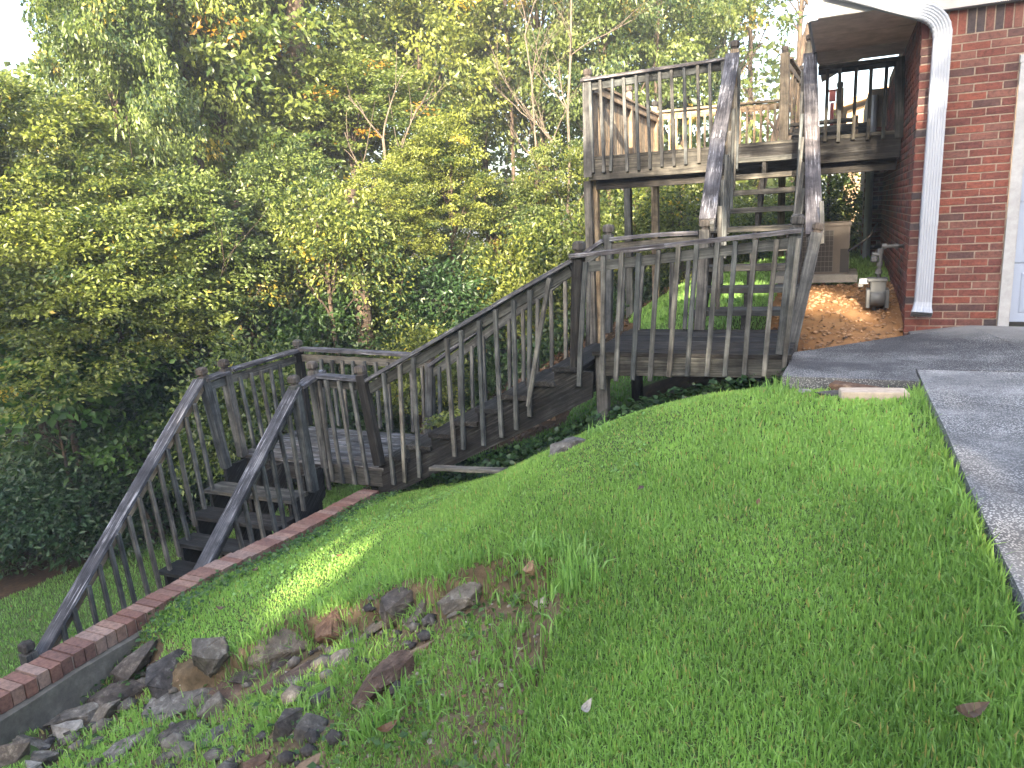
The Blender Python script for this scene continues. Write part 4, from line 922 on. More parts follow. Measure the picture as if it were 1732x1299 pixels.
RK = [
 (356, 1106, 55, 62, 'rock_grey', 'upright egg shaped grey brown boulder standing in the lawn above the dark rocks', 5, 1.35),
 (126, 1143, 52, 66, 'rock_dark', 'blocky dark rock wedged against the end of the bricked wall cap', 20, 1.3),
 (240, 1127, 76, 48, 'rock_dark', 'dark grey slab rock with a flat top, left of the upright boulder', 20, 1.1),
 (286, 1145, 74, 60, 'rock_dark', 'large dark leaning rock directly below left of the upright boulder', 40, 1.2),
 (203, 1172, 80, 36, 'rock_dark', 'long nearly black rock below the flat topped slab', 15, .9),
 (126, 1216, 74, 34, 'rock_grey', 'pale edged dark rock lying just above the whitish round stone near the concrete wall', 15, .9),
 (115, 1237, 44, 30, 'rock_pale', 'whitish grey round stone in front of the concrete wall', 0, 1.2),
 (58, 1252, 52, 30, 'rock_grey', 'bluish grey rock near the left edge beside the concrete wall', 10, 1.0),
 (26, 1276, 50, 40, 'rock_dark', 'nearly black rock in the bottom left corner', 0, 1.1),
 (66, 1286, 56, 30, 'rock_grey', 'mottled grey rock right of the black corner rock', 10, 1.0),
 (54, 1298, 28, 16, 'rock_pale', 'small cream white stone at the bottom edge, left corner', 0, 1.2),
 (172, 1210, 56, 46, 'rock_grey', 'slanted mossy grey rock right of the pale edged dark rock', 45, 1.0),
 (304, 1238, 72, 36, 'rock_dark', 'flat purple grey rock sunk in grass in the lower left', 15, .7),
 (362, 1196, 42, 46, 'rock_grey', 'light grey knobbly rock with small plants on both sides', 30, 1.1),
 (318, 1172, 110, 40, 'rock_grey', 'wide flat grey rock sheet below the big leaning rock', 20, .6),
 (365, 1241, 62, 28, 'rock_grey', 'thin pale grey rock plate half covered by grass', 30, .6),
 (402, 1156, 92, 38, 'rock_red', 'broad brownish flat rock right of the wide grey sheet', 20, .6),
 (483, 1086, 102, 46, 'rock_grey', 'grey brown pointed rock rising from the edge of the washed out hollow', 15, 1.1),
 (457, 1114, 84, 30, 'rock_dark', 'smooth dark grey slab leaning under the pointed grey brown rock', 25, .7),
 (564, 1068, 52, 50, 'rock_red', 'brown square shouldered rock beside the hole under the turf edge', 35, 1.25),
 (500, 1132, 96, 48, 'rock_red', 'large flat reddish brown rock with a whitish tip', 25, .6),
 (574, 1114, 56, 28, 'rock_grey', 'low grey rock with white veins below the square shouldered rock', 25, .8),
 (671, 1027, 72, 50, 'rock_dark', 'dark slate coloured rock tucked under the turf edge', 30, 1.1),
 (711, 1037, 55, 36, 'rock_grey', 'wedge shaped light grey rock right of the slate coloured one', 25, 1.0),
 (785, 1008, 68, 36, 'rock_grey', 'rounded grey and white rock, rightmost of the larger rocks', 10, 1.1),
 (653, 1148, 92, 64, 'rock_red', 'big tilted reddish rock with an orange lower end in the middle of the grass', 40, .8),
 (914, 1022, 31, 13, 'rock_pale', 'oblong white stone lying alone in the grass', -5, 1.2),
 (773, 1037, 28, 17, 'rock_grey', 'small round grey stone under the rightmost larger rock', 0, 1.0),
 (637, 1058, 40, 17, 'rock_grey', 'low lichen spotted stone left of the wedge shaped rock', 10, .8),
 (487, 1222, 62, 70, 'rock_dark', 'long dark ridge of rock slanting down to the left in the lower middle', 60, .9),
 (534, 1226, 60, 58, 'rock_grey', 'white flecked dark rock beside the slanting ridge', 40, 1.0),
 (592, 1074, 34, 18, 'rock_grey', 'small pale speckled rock below the turf edge hole', 0, 1.0),
 (547, 1180, 38, 27, 'rock_dark', 'small dark rock with a rusty hollow above the white flecked one', 20, 1.1),
 (900, 960, 22, 19, 'rock_tan', 'tan angular stone sticking out of the bank at the top right of the hollow', 0, 1.2),
 (712, 1094, 42, 15, 'rock_tan', 'flat tan stone almost flush with the soil', 0, .7),
 (527, 1291, 44, 18, 'rock_tan', 'flat tan rock on the bottom edge of the picture', 10, .8),
 (430, 1292, 46, 18, 'rock_red', 'brownish low rock at the bottom left of centre', 10, .8),
 (212, 1262, 60, 34, 'rock_grey', 'long thin grey rock lying along the slope in the lower left grass', 60, .6),
 (490, 1168, 18, 16, 'rock_pale', 'small upright whitish stone at the left of the rusty hollow rock', 0, 1.3),
 (782, 1178, 17, 12, 'rock_tan', 'single beige pebble in the grass right of the big tilted rock', 0, 1.2),
 (1362, 664, 19, 12, 'rock_pale', 'small white stone at the edge of the lawn by the lower step of the walk', 0, 1.2),
 (1406, 666, 42, 14, 'rock_grey', 'grey brown flat stone left of the thin brown slab at the walk', 0, .8)]
for a in RK: rock(a[0], a[1], a[2], a[3], a[4], a[5], a[6], a[7])
rock(965, 752, 62, 30, 'rock_grey', 'rough pale concrete lump in the grass under the middle stairs', 10, .9, 'concrete_lump', 'concrete')
P = hit(1446, 664); o = MB().ring([[(x * k, y * k, z) for x, y in ((-.17, -.07), (.12, -.09), (.18, .02), (.10, .09), (-.13, .08))] for z, k in ((0, .98), (.01, 1), (.035, 1), (.045, .96))]).build('stone_slab', M['rock_red'], None, Mx=Matrix.Translation(Vector((P[0], P[1] - .02, P[2] + .015))) @ Matrix.Rotation(.12, 4, 'Y')); tag(o, 'thin brown stone slab leaning by the walk behind the tan block', 'slab')
P = hit(1477, 678); o = MB().ring([oct_ring(.40 * k, .14 * k if k < 1 else .14, .012, z) for z, k in ((0, .97), (.012, 1), (.055, 1), (.065, .97))]).build('concrete_block', M['paleblock'], None, Mx=Matrix.Translation(Vector((P[0], P[1] + .05, P[2] - .005))) @ Matrix.Rotation(.14, 4, 'Z')); tag(o, 'tan rectangular concrete block lying in grass below the walk edge', 'block')
# ------------------------------------------------------------------ foliage
def norm(v): return v / (np.linalg.norm(v, axis=1, keepdims=True) + 1e-9)
def leaves(P, D, N, L, wr, fold=.25):
    """kite shaped leaves, two folded triangles each"""
    D = norm(D); Sd = norm(np.cross(N, D)); Nn = np.cross(D, Sd); L = L[:, None]
    w = L * wr
    v0 = P; v1 = P + D * L * .45 + Sd * w * .5 + Nn * w * fold * .5; v2 = P + D * L - Nn * L * .12; v3 = P + D * L * .45 - Sd * w * .5 + Nn * w * fold * .5
    V = np.stack([v0, v1, v2, v3], 1).reshape(-1, 3); k = np.arange(len(P)) * 4
    Fc = np.stack([k, k + 1, k + 2, k, k + 2, k + 3], 1).reshape(-1, 3); return V, Fc
def crown(name, seed, ncl, per, leafL, wr, m, lobes=5, flat=.42, rx=1.0, hz=1.0, scale=(2.2, 2.2, 2.6), special=.012, inner=.3):
    g = np.random.default_rng(seed)
    d = norm(g.normal(size=(ncl, 3))); d[:, 2] = np.where(d[:, 2] < -.6, -d[:, 2], d[:, 2])
    lb = norm(g.normal(size=(lobes, 3))); r = .62 + .38 * np.clip((d @ lb.T).max(1), 0, 1) ** 2 + g.uniform(-.10, .10, ncl)
    r = np.where(g.random(ncl) < inner, r * g.uniform(.35, .85, ncl), r)
    c_ = d * r[:, None] * np.array(scale)
    size = g.uniform(.55, 1.25, ncl)
    out = norm(d * np.array([1, 1, .25]) + g.normal(size=(ncl, 3)) * .25)
    idx = np.repeat(np.arange(ncl), per); n = len(idx)
    q = g.normal(size=(n, 3)); q = norm(q) * (g.random(n) ** .45)[:, None]
    rad = .42 * size[idx][:, None]
    side = norm(np.cross(out[idx], np.array([0, 0, 1.]))); up = np.cross(side, out[idx])
    P = c_[idx] + (out[idx] * q[:, :1] * 1.25 + side * q[:, 1:2] + up * q[:, 2:] * flat) * rad
    P[:, 2] -= .12 * (q[:, 0] ** 2) * rad[:, 0]
    D = out[idx] * .7 + side * q[:, 1:2] * 1.0 + g.normal(size=(n, 3)) * .45; D[:, 2] -= .15
    N = np.array([0, 0, .9]) + g.normal(size=(n, 3)) * .8 + out[idx] * .4
    Ls = leafL * g.uniform(.7, 1.25, n)
    V, Fc = leaves(P, D, N, Ls, wr)
    ct = g.random(ncl); sp = g.random(ncl) < special
    tn = np.clip(.08 + .72 * ct[idx] + g.normal(size=n) * .15, 0, .93)
    tn = np.where(sp[idx] & (g.random(n) < .6) | (g.random(n) < .003), 1.0, tn)
    return npmesh(name, V, Fc, M[m], np.repeat(tn, 4)), c_
CR = {}
for k in range(4): CR['oak%d' % k] = crown('crown', 40 + k, 260, 125, .10, .52, 'leaf')
CR['yellow'] = crown('crown', 51, 230, 100, .11, .55, 'leafyellow', special=.05)
for k in range(3): CR['shrub%d' % k] = crown('crown', 60 + k, 120, 75, .075, .5, 'leaf', scale=(1, 1, .9), lobes=4, flat=.5, special=.01)
for k in range(2): CR['dark%d' % k] = crown('crown', 70 + k, 120, 80, .08, .42, 'leafdark', scale=(1, 1, .9), lobes=4, flat=.4, special=0)
CR['broad'] = crown('crown', 80, 60, 26, .13, .62, 'leafbig', scale=(1, 1, .9), lobes=4, flat=.35, special=0)
CR['small'] = crown('crown', 90, 220, 110, .10, .5, 'farleaf', scale=(2.2, 2.2, 2.6), special=.01)
CR['thin'] = crown('crown', 91, 110, 45, .13, .6, 'farleaf', scale=(2.2, 2.2, 2.6), special=.05, inner=.5)
SC = {k: ((1, 1, .9) if k[:3] in ('shr', 'dar', 'bro') else (2.2, 2.2, 2.6)) for k in CR}
def limb(mb, p, d, L, r, depth, g, n=6):
    pts = [Vector(p)]; dd = Vector(d).normalized(); ns = 5
    for i in range(ns):
        dd = (dd + Vector((g.uniform(-1, 1), g.uniform(-1, 1), g.uniform(-.5, .9))) * .17).normalized(); pts.append(pts[-1] + dd * L / ns)
    mb.tube([tuple(q) for q in pts], [r * (1 - .62 * i / ns) for i in range(ns + 1)], n, False)
    if depth > 0:
        for _ in range(3 if depth > 1 else 3):
            i = g.randint(2, ns); q = pts[i]; nd = (dd + Vector((g.uniform(-1, 1), g.uniform(-1, 1), g.uniform(-.3, .8))) * .8).normalized()
            limb(mb, q, nd, L * g.uniform(.5, .75), r * (1 - .62 * i / ns) * .7, depth - 1, g, max(4, n - 1))
def tree(px, d, z0, z1, Rr, kind, label, cat='tree', trunk=.10, name='tree', lean=0, group='trees at the edge of the wood', tm='bark'):
    r = ray(px, 370.0 - .056 * (px - 866)); r = r / math.hypot(r[0], r[1]) * d; x, y = float(r[0]), float(r[1])
    zg = gz(x, y) if (-24 < x < 6 and y < 20) else float(height(np.array([x]), np.array([y]))[0])
    g = random.Random(int(px * 7 + d * 13)); o = thing(name, (x, y, zg), label, cat, group)
    me, cl = CR[kind]; sc = SC[kind]
    sx, sz = Rr / sc[0], (z1 - z0) / 2 / sc[2]; rot = g.uniform(0, 6.28)
    Mx = Matrix.Translation(Vector((x, y, (z0 + z1) / 2))) @ Matrix.Rotation(rot, 4, 'Z') @ Matrix.Diagonal(Vector((sx, sx * g.uniform(.9, 1.1), sz, 1)))
    c_ = bpy.data.objects.new('crown', me); link(c_, o, Mx)
    mb = MB(); ztop = z0 + (z1 - z0) * .8; pts = []
    n = 7; dx, dy = g.uniform(-.3, .3) + lean, g.uniform(-.3, .3)
    for i in range(n + 1):
        f = i / n; pts.append((x + dx * f * (1 if i else 0) + g.uniform(-.03, .03), y + dy * f + g.uniform(-.03, .03), zg - .2 + (ztop - zg + .2) * f))
    mb.tube(pts, [trunk * (1.25 if i == 0 else 1) * (1 - .75 * i / n) for i in range(n + 1)], 9, False)
    for q in g.sample(range(len(cl)), min(16, len(cl))):
        tp = Mx @ Vector(cl[q]); f = max(.15, min(.95, (tp.z - zg) / (ztop - zg + .01) - .18)); i = min(n - 1, int(f * n)); u = f * n - i
        a = Vector(pts[i]).lerp(Vector(pts[i + 1]), u); mid = a.lerp(tp, .5) + Vector((g.uniform(-.15, .15), g.uniform(-.15, .15), g.uniform(-.1, .25)))
        rr = trunk * (1 - .75 * f) * .42; mb.tube([a, a.lerp(mid, .5), mid, tp], [rr, rr * .8, rr * .55, rr * .2], 5, False)
    k0 = Matrix.Translation(Vector((x, y, zg)))
    mb.v = [(a - x, b - y, c - zg) for a, b, c in mb.v]
    mb.build('trunk', M[tm], o, True, k0)
    return o
TR = [
 (25, 12.5, -1.4, 2.35, 1.7, 'oak0', 'leafy tree at the far left edge, below the patch of white sky'),
 (235, 13.0, -1.2, 4.8, 1.2, 'oak1', 'tall bright green oak right of the white sky patch at top left'),
 (330, 14.5, -.8, 6.2, 1.7, 'oak2', 'wide oak reaching the top edge, second from the sky patch'),
 (395, 16, -.6, 7.0, 2.5, 'yellow', 'oak with yellowing top leaves at the top, left of centre'),
 (500, 17.5, -.5, 7.2, 2.3, 'oak3', 'oak with a dark forked trunk behind the yellow tinged branches'),
 (610, 15.5, .4, 3.7, 1.7, 'yellow', 'tree with a band of orange yellow leaves in the upper middle'),
 (720, 19, .0, 7.6, 2.4, 'oak0', 'tall tree with blue sky specks, right of the orange leaf band'),
 (60, 11.6, -2.6, .3, 1.6, 'oak2', 'low spreading tree on the left edge halfway up the picture'),
 (190, 11.9, -2.2, 1.0, 1.6, 'oak3', 'feathery light green tree left of centre, above the dark thicket'),
 (325, 12.2, -2.1, 1.2, 1.5, 'oak0', 'rounded oak behind the far corner post of the lower landing'),
 (445, 13.2, -2.2, 1.5, 1.4, 'oak1', 'slender leafy tree left of the bright oak sapling'),
 (565, 12.2, -1.5, .65, .95, 'shrub0', 'bright sunlit oak sapling with a pointed top in the middle of the wood edge'),
 (660, 13.2, -1.3, 1.0, 1.1, 'oak2', 'pale green sunlit tree right of the oak sapling'),
 (745, 14, -.7, 1.9, 1.1, 'oak3', 'sunlit tree with a spiky top under the small sky gap'),
 (840, 15, -2.4, .9, 1.5, 'small', 'dense tree behind the upper half of the middle stair rail'),
 (930, 15.5, -2.2, 1.6, 1.3, 'small', 'ivy covered tree left of the tall deck post'),
 (830, 21, -.6, 8.4, 2.4, 'small', 'open crowned tree with much sky showing through, above the middle stairs'),
 (930, 20, .2, 8.5, 2.3, 'small', 'dark green tree behind the bare pale branches'),
 (1040, 19, .2, 7.5, 2.1, 'small', 'tall tree directly behind the deck railing'),
 (1150, 21, .2, 8.2, 2.2, 'small', 'high tree right of centre behind the head of the upper stairs'),
 (1075, 16, -2.0, .8, 1.3, 'shrub1', 'bushy young tree seen below the deck between its posts'),
 (1170, 15, -1.6, .5, 1.1, 'shrub2', 'shrub with yellow green leaves behind the left stair rail under the deck'),
 (985, 14.5, -2.6, .1, 1.1, 'shrub0', 'shrubby tree beside the foot of the tall left deck post'),
 (1280, 24, -1.4, 1.9, 1.7, 'thin', 'sparse tree seen through the open treads and the far deck rail'),
 (1270, 26, 4.0, 9.5, 2.4, 'thin', 'sparse leafy branches against the sky left of the house eave'),
 (1225, 22, 2.6, 8.5, 2.0, 'thin', 'airy tree top with bluish leaves above the far deck rail'),
 (1335, 25, 4.2, 9.5, 2.0, 'thin', 'thin leafy branches against white sky beside the eave corner'),
 (520, 12.6, -3.6, -.9, 1.2, 'dark0', 'dense green bush behind the far rail of the lower landing'),  # dark leaf kind puts a shaded gap into the foliage colour
 (630, 13.6, -3.2, -.8, 1.1, 'shrub1', 'leafy bush right of the reddish trunk'),
 (740, 13.2, -3.1, -.7, 1.2, 'dark1', 'bush behind the middle of the sloping stair rail'),  # darker leaves paint another shady gap into the wood edge
 (860, 13.6, -2.9, -.4, 1.2, 'shrub1', 'bush behind the upper part of the sloping stair rail'),
 (690, 11.5, -3.2, -1.7, .8, 'shrub2', 'low leafy bush beyond the far newel post of the lower landing'),
]
for a in TR:
    tree(a[0], a[1], a[2], a[3], a[4], a[5], a[6], trunk=.14 if a[1] > 14 else .07)
SH = [
 (395, 10.3, -3.4, -1.35, .95, 'shrub1', 'light green shrub behind the two left newel posts of the lower landing'),
 (310, 12.6, -3.9, -1.5, 1.3, 'dark0', 'dark shrub left of the lower landing posts'),
 (205, 12.4, -4.2, -1.6, 1.4, 'dark1', 'dark thicket shrub between the broad leaved plant and the handrail'),
 (50, 11.6, -2.9, -.9, 1.1, 'broad', 'broad leaved shrub reaching in from the left edge'),
 (180, 11.4, -3.5, -2.3, .75, 'broad', 'drooping branch of large pale green leaves in the left thicket'),
 (100, 13.0, -4.6, -1.8, 1.6, 'dark0', 'very dark shrub low in the left thicket'),
 (0, 11.9, -4.5, -2.9, 1.2, 'dark1', 'feathery dark green bush touching the grass at the left edge'),
 (120, 12.3, -4.5, -3.0, 1.15, 'dark0', 'low feathery dark bush beside the lower handrail'),
 (215, 12.6, -4.5, -3.1, 1.1, 'dark1', 'low dark bush behind the top of the lower handrail balusters'),
 (300, 12.9, -4.5, -2.8, 1.1, 'dark0', 'dark bush under the first newel post, behind the balusters'),
 (1395, 14.0, -1.2, .35, .9, 'shrub2', 'shrub behind the air conditioner under the deck'),
 (1310, 15.5, -1.3, .2, .9, 'shrub0', 'shrub seen between the treads left of the air conditioner'),
 (1245, 13.8, -1.5, -.2, .7, 'shrub1', 'yellow green bush behind the middle of the upper stairs'),
 (430, 11.6, -3.9, -1.9, 1.0, 'dark1', 'dark bush behind the left rail of the lower landing'),
 (575, 12.0, -3.8, -2.1, .9, 'dark0', 'dark bush below the reddish trunk behind the landing rail'),
]
for a in SH: tree(a[0], a[1], a[2], a[3], a[4], a[5], a[6], 'shrub', .035, 'shrub', group='shrubs along the wood edge')
# bare trunks one can tell apart
def bare(px, d, ztop, r, m, label, depth=0, lean=0, z0=None):
    q = ray(px, 370.0 - .056 * (px - 866)); q = q / math.hypot(q[0], q[1]) * d; x, y = float(q[0]), float(q[1]); zg = gz(x, y) if (x > -24 and y < 20) else -4
    o = thing('tree', (x, y, zg), label, 'tree', 'bare trunks in the wood'); g = random.Random(int(px)); mb = MB(); n = 8; pts = []
    for i in range(n + 1): f = i / n; pts.append((lean * f + g.uniform(-.05, .05) * (i > 0), g.uniform(-.04, .04), -.2 + (ztop - zg + .2) * f))
    mb.tube(pts, [r * (1.3 if i == 0 else 1) * (1 - .45 * i / n) for i in range(n + 1)], 10, False)
    if depth:
        for i in range(3, n + 1):
            for _ in range(2): limb(mb, pts[i], (g.uniform(-1, 1), g.uniform(-1, 1), g.uniform(.3, 1.2)), g.uniform(.8, 1.7), r * .42, depth - 1, g)
    mb.build('trunk', M[m], o, True, Matrix.Translation(Vector((x, y, zg)))); return o
bare(597, 12.6, .6, .19, 'bark', 'thick reddish brown trunk standing behind the far landing rail', 0)
bare(402, 12.4, .5, .12, 'bark', 'dark brown trunk behind the left newel posts', 0)
bare(540, 16.0, 11.0, .24, 'bark', 'stout dark trunk in the upper left centre behind yellow leaves', 0)
bare(425, 15.0, 8, .10, 'bark', 'slim leaning trunk in the upper left part of the wood', 2, -.8)
bare(1170, 15.5, .2, .16, 'bark', 'brown trunk under the deck left of the upper stairs', 0, .3)
bare(875, 19, 9, .06, 'bark', 'straight dark trunk left of the pale bare branches', 0)
bare(955, 15.5, 5.0, .036, 'palebark', 'pale bare branched tree with fine twigs left of the deck', 3, .3)
bare(925, 16.0, 3.6, .03, 'palebark', 'thin pale dead sapling just left of the bare branched tree', 3, -.3)
bare(1240, 19, 7.8, .10, 'bark', 'dark branching tree fanning against the sky left of the eave', 3, 2.6)
bare(1100, 19, 9, .05, 'bark', 'slim dark trunk rising behind the deck railing', 2, .4)
bare(640, 14.0, 1.5, .045, 'palebark', 'thin crooked grey branches right of the reddish trunk', 2, .3)
bare(320, 11.8, -1.0, .022, 'bark', 'thin dark sapling with twiggy top in the left thicket', 2, .2)

# the wood behind, as one mass
g = np.random.default_rng(5)
def cloud(name, P0, per, rad, Ls, m, wr=.6, special=.02, flat=.5):
    n = len(P0) * per; idx = np.repeat(np.arange(len(P0)), per)
    q = norm(g.normal(size=(n, 3))) * (g.random(n) ** .4)[:, None]; rr = (rad[idx] if hasattr(rad, '__len__') else rad * g.uniform(.6, 1.3, len(P0))[idx])[:, None]
    P = P0[idx] + q * rr * np.array([1, 1, flat]); D = q * .8 + g.normal(size=(n, 3)) * .5; N = np.array([0, 0, 1.]) + g.normal(size=(n, 3)) * .6
    V, Fc = leaves(P, D, N, Ls * g.uniform(.7, 1.3, n), wr)
    ct = g.random(len(P0)); tn = np.clip(.2 + .5 * ct[idx] + g.normal(size=n) * .15, 0, .93); tn = np.where(g.random(n) < special, 1.0, tn)
    o = bpy.data.objects.new(name, npmesh(name, V, Fc, M[m], np.repeat(tn, 4))); link(o); o['kind'] = 'stuff'; return o
n = 6600
px_ = g.uniform(-500, 1560, n); d_ = 19 + 20 * g.random(n) ** .8; zz = -5 + 19 * g.random(n) ** 1.25
Q = np.array([ray(x, 370.0 - .056 * (x - 866)) for x in px_]); Q = Q / np.hypot(Q[:, 0], Q[:, 1])[:, None] * d_[:, None]; Q[:, 2] = zz
X_, Y_, _ = pix(Q)
lim = np.interp(X_, [-600, -100, 125, 150, 600, 700, 1000, 1180, 1300, 1600], [80, 120, 115, -900, -900, -300, -300, -300, 120, 175])
keep = (Y_ > lim + 25 * vnoise(X_ / 40, Y_ / 40, 4)) & (zz > -4.5 - d_ * .03)
thin_ = (X_ > 640) & (X_ < 1000) & (Y_ < 260) & (g.random(n) < .1); thin2 = (X_ > 1235) & (Y_ < 215) & (g.random(n) < .55)
skip_house = (X_ > 1330) & (Y_ < 270)
Q = Q[keep & ~thin_ & ~thin2 & ~skip_house]
cloud('far_woodland', Q, 34, 1.0, .27, 'farleaf')
# low brush and ferny undergrowth between the trunks
n = 1500; px_ = g.uniform(-250, 1230, n); d_ = g.uniform(11.5, 18, n)
Q = np.array([ray(x, 370.0 - .056 * (x - 866)) for x in px_]); Q = Q / np.hypot(Q[:, 0], Q[:, 1])[:, None] * d_[:, None]
Q = Q[(Q[:, 0] < -3.2) | (Q[:, 1] > 15)]; Q[:, 2] = hq(Q[:, 0], Q[:, 1]) + g.uniform(.05, .6, len(Q))
cloud('undergrowth', Q, 40, .42, .09, 'leafdark', .5)
# unseen trees added behind the viewer for shade, with gaps cut for sun patches
HS_ = hit(520, 975)
def shade_row():
    n = 3000; x = g.uniform(-30, 14, n); y = g.uniform(-17.5, -13, n)
    top = np.interp(x + 23 * math.tan(SUN_AZ), [-14.4, -7.4, -4.2, -3.2, -.6, .1], [5.8, 6.6, 7.2, 10.2, 10.4, 13.0]) + .5 * vnoise(x * 1.1, y * 1.1, 8) + .35 * vnoise(x * 3, y * 3, 12)
    z = -2.2 + (top + 2.2) * g.random(n) ** .85
    P0 = np.stack([x, y, z], 1); per = 44; idx = np.repeat(np.arange(n), per); k = n * per
    q = norm(g.normal(size=(k, 3))) * (g.random(k) ** .45)[:, None]; P = P0[idx] + q * np.array([1.0, .8, .6])
    ta = math.tan(SUN_AZ); te = math.tan(SUN_EL) / math.cos(SUN_AZ)
    def land(T): return P[:, 0] + (T - P[:, 1]) * ta, P[:, 2] - (T - P[:, 1]) * te
    kp = P[:, 2] < 20
    for (T, s0, s1, z0, z1, f) in ((8.2, -.26, -.06, -1.25, -.62, 1), (8.2, .16, .30, -1.25, -.6, 1), (9.4, -2.85, -2.3, .85, 2.9, 1), (10.0, -2.1, -.5, -1.35, -.8, 1), (13, -2.5, -.1, -1.3, -.85, 1), (13.5, -1.5, -.3, -1.0, .45, .9), (6.0, -1.25, -.55, -1.42, -1.08, .9), (HS_[1], HS_[0] - .16, HS_[0] + .16, HS_[2] - .30, HS_[2] + .30, 1), (5.3, -.9, -.7, -1.6, -1.3, .0),
                                (5.6, -6.2, -5.8, -2.0, -1.7, .9), (9.6, -2.2, -1.9, -.2, .5, .9), (6.0, -5.2, -4.6, -2.55, -2.2, .6), (3.9, -2.9, -2.75, -2.35, -2.15, .95)):
        a, b = land(T); m = (a > s0 - .12) & (a < s1 + .12) & (b > z0 - .12) & (b < z1 + .12) & (g.random(k) < f); kp &= ~m
    P = P[kp]; kk = len(P)
    V, Fc = leaves(P, g.normal(size=(kk, 3)), np.array([0, .6, .6]) + g.normal(size=(kk, 3)) * .6, .42 * g.uniform(.7, 1.3, kk), .62)
    o = bpy.data.objects.new('street_trees', npmesh('street_trees', V, Fc, M['farleaf'], np.repeat(g.random(kk) * .9, 4))); link(o); o['kind'] = 'stuff'
    mb = MB()
    for s in np.arange(-29, 14, 3.1): mb.tube([(s, -15.2, -3), (s + .3, -15, 2), (s - .2, -15.2, 8)], [.22, .18, .08], 8)
    o = mb.build('unseen_shade_trunks', M['bark']); o['kind'] = 'stuff'
shade_row()

# ------------------------------------------------------------------ grass and ground cover
def in_frame(P, mx=260, my=200):
    X2, Y2, d = pix(P); return (X2 > -mx) & (X2 < 1732 + mx) & (Y2 > -my) & (Y2 < 1299 + my) & (d > .4)
def blades(name, P, Hh, W, m, tone, lean=.55):
    n = len(P); a = g.uniform(0, 2 * math.pi, n); ld = np.stack([np.cos(a), np.sin(a), np.zeros(n)], 1)
    b = g.uniform(0, 2 * math.pi, n); wd_ = np.stack([np.cos(b), np.sin(b), np.zeros(n)], 1)
    l1 = (g.random(n) ** 1.3 * lean)[:, None]; Hh = Hh[:, None]; W = W[:, None]; up = np.array([0, 0, 1.])
    m1 = P + up * Hh * .5 * (1 - .3 * l1) + ld * Hh * l1 * .35; t_ = P + up * Hh * (1 - .75 * l1) + ld * Hh * l1 * 1.15
    V = np.stack([P - wd_ * W * .5, P + wd_ * W * .5, m1 + wd_ * W * .42, m1 - wd_ * W * .42, t_], 1).reshape(-1, 3); k = np.arange(n) * 5
    Fc = np.stack([k, k + 1, k + 2, k, k + 2, k + 3, k + 3, k + 2, k + 4], 1).reshape(-1, 3)
    o = bpy.data.objects.new(name, npmesh(name, V, Fc, M[m], np.repeat(tone, 5))); link(o); o['kind'] = 'stuff'; return o
def scatter(n, s0, s1, t0, t1, dens):
    s = g.uniform(s0, s1, n); t = g.uniform(t0, t1, n); P = np.stack([s, t, hq(s, t)], 1)
    k = in_frame(P) & (g.random(n) < dens(s, t)); return P[k]
def lawn_ok(s, t):
    z = zone(s, t); ok = (z == 0) * 1.0
    ok *= ~((s > .545) & (t < 7.9)); ok *= ~((s > -.33) & (s < .6) & (t > 5.5) & (t < 7.6)); ok *= ~((s > -4.45) & (s < -4.20) & (t < 6.0))
    pt = z == 3; ok = np.where(pt, .24 + .35 * (vnoise(s * 5, t * 5, 31) > .25), ok); ds = segdist(s, t, _scarp); ok = np.where(pt & (ds < .2), ok * .12, ok)
    ok = np.where((z == 0) & (np.abs(s - .47) < .06) & (t > 4.1) & (t < 5.1), .35, ok)
    return ok
def fall(s, t, d0=2.3): d = np.hypot(s, t); return np.clip((d0 / np.maximum(d, .1)) ** 1.55, 0, 1)
def off_rocks(P):
    k = np.ones(len(P), bool)
    for a, b, r_ in ROCKS: k &= (np.abs(P[:, 0] - a) / r_) ** 2 + (np.abs(P[:, 1] - b) / (r_ * .8)) ** 2 > .62
    return P[k]
P = scatter(620000, -4.2, .56, .9, 6.2, lambda s, t: lawn_ok(s, t) * fall(s, t))
P = off_rocks(P); d = np.hypot(P[:, 0], P[:, 1]); pn = vnoise(P[:, 0] * 2.3, P[:, 1] * 2.3, 41); pt = in_pit(P[:, 0], P[:, 1])
edge_ = np.clip((P[:, 0] + .1) / .6, 0, 1)
Hh = (.030 + .010 * pn + .02 * edge_) * g.uniform(.6, 1.35, len(P)); Hh = np.where(pt, Hh * g.uniform(.9, 2.0, len(P)), Hh); Hh = np.where(g.random(len(P)) < .02, Hh * 1.7, Hh)
W = (.0026 + .0010 * d) * g.uniform(.7, 1.4, len(P)) * np.where(pt, 1.15, 1) * (1 + .35 * edge_)
tn = np.clip(.54 + .22 * vnoise(P[:, 0] * 1.3, P[:, 1] * 1.3, 43) + .12 * vnoise(P[:, 0] * 7, P[:, 1] * 7, 44) - .15 * edge_ + g.normal(size=len(P)) * .17, 0, .93); tn = np.where(g.random(len(P)) < .035, 1.0, tn)
blades('lawn_grass', P, Hh, W, 'grass', tn, .75)
P = scatter(170000, -11, 1, 1.5, 10.5, lambda s, t: (zone(s, t) == 0) * ((s < -4.45) | (t > 6.2)) * ~((s > -.4) & (t < 7.9)) * .9)
Hh = .045 * g.uniform(.6, 1.5, len(P)); W = .011 * g.uniform(.7, 1.3, len(P))
blades('lower_yard_grass', P, Hh, W, 'grass', np.clip(.35 + g.normal(size=len(P)) * .2, 0, .93), .7)
P = scatter(60000, -4, 1.6, 9, 19.5, lambda s, t: (zone(s, t) == 0) * 1.0)
blades('far_yard_grass', P, .06 * g.uniform(.6, 1.5, len(P)), .02 * g.uniform(.7, 1.3, len(P)), 'grass', np.clip(.5 + g.normal(size=len(P)) * .2, 0, .93), .7)
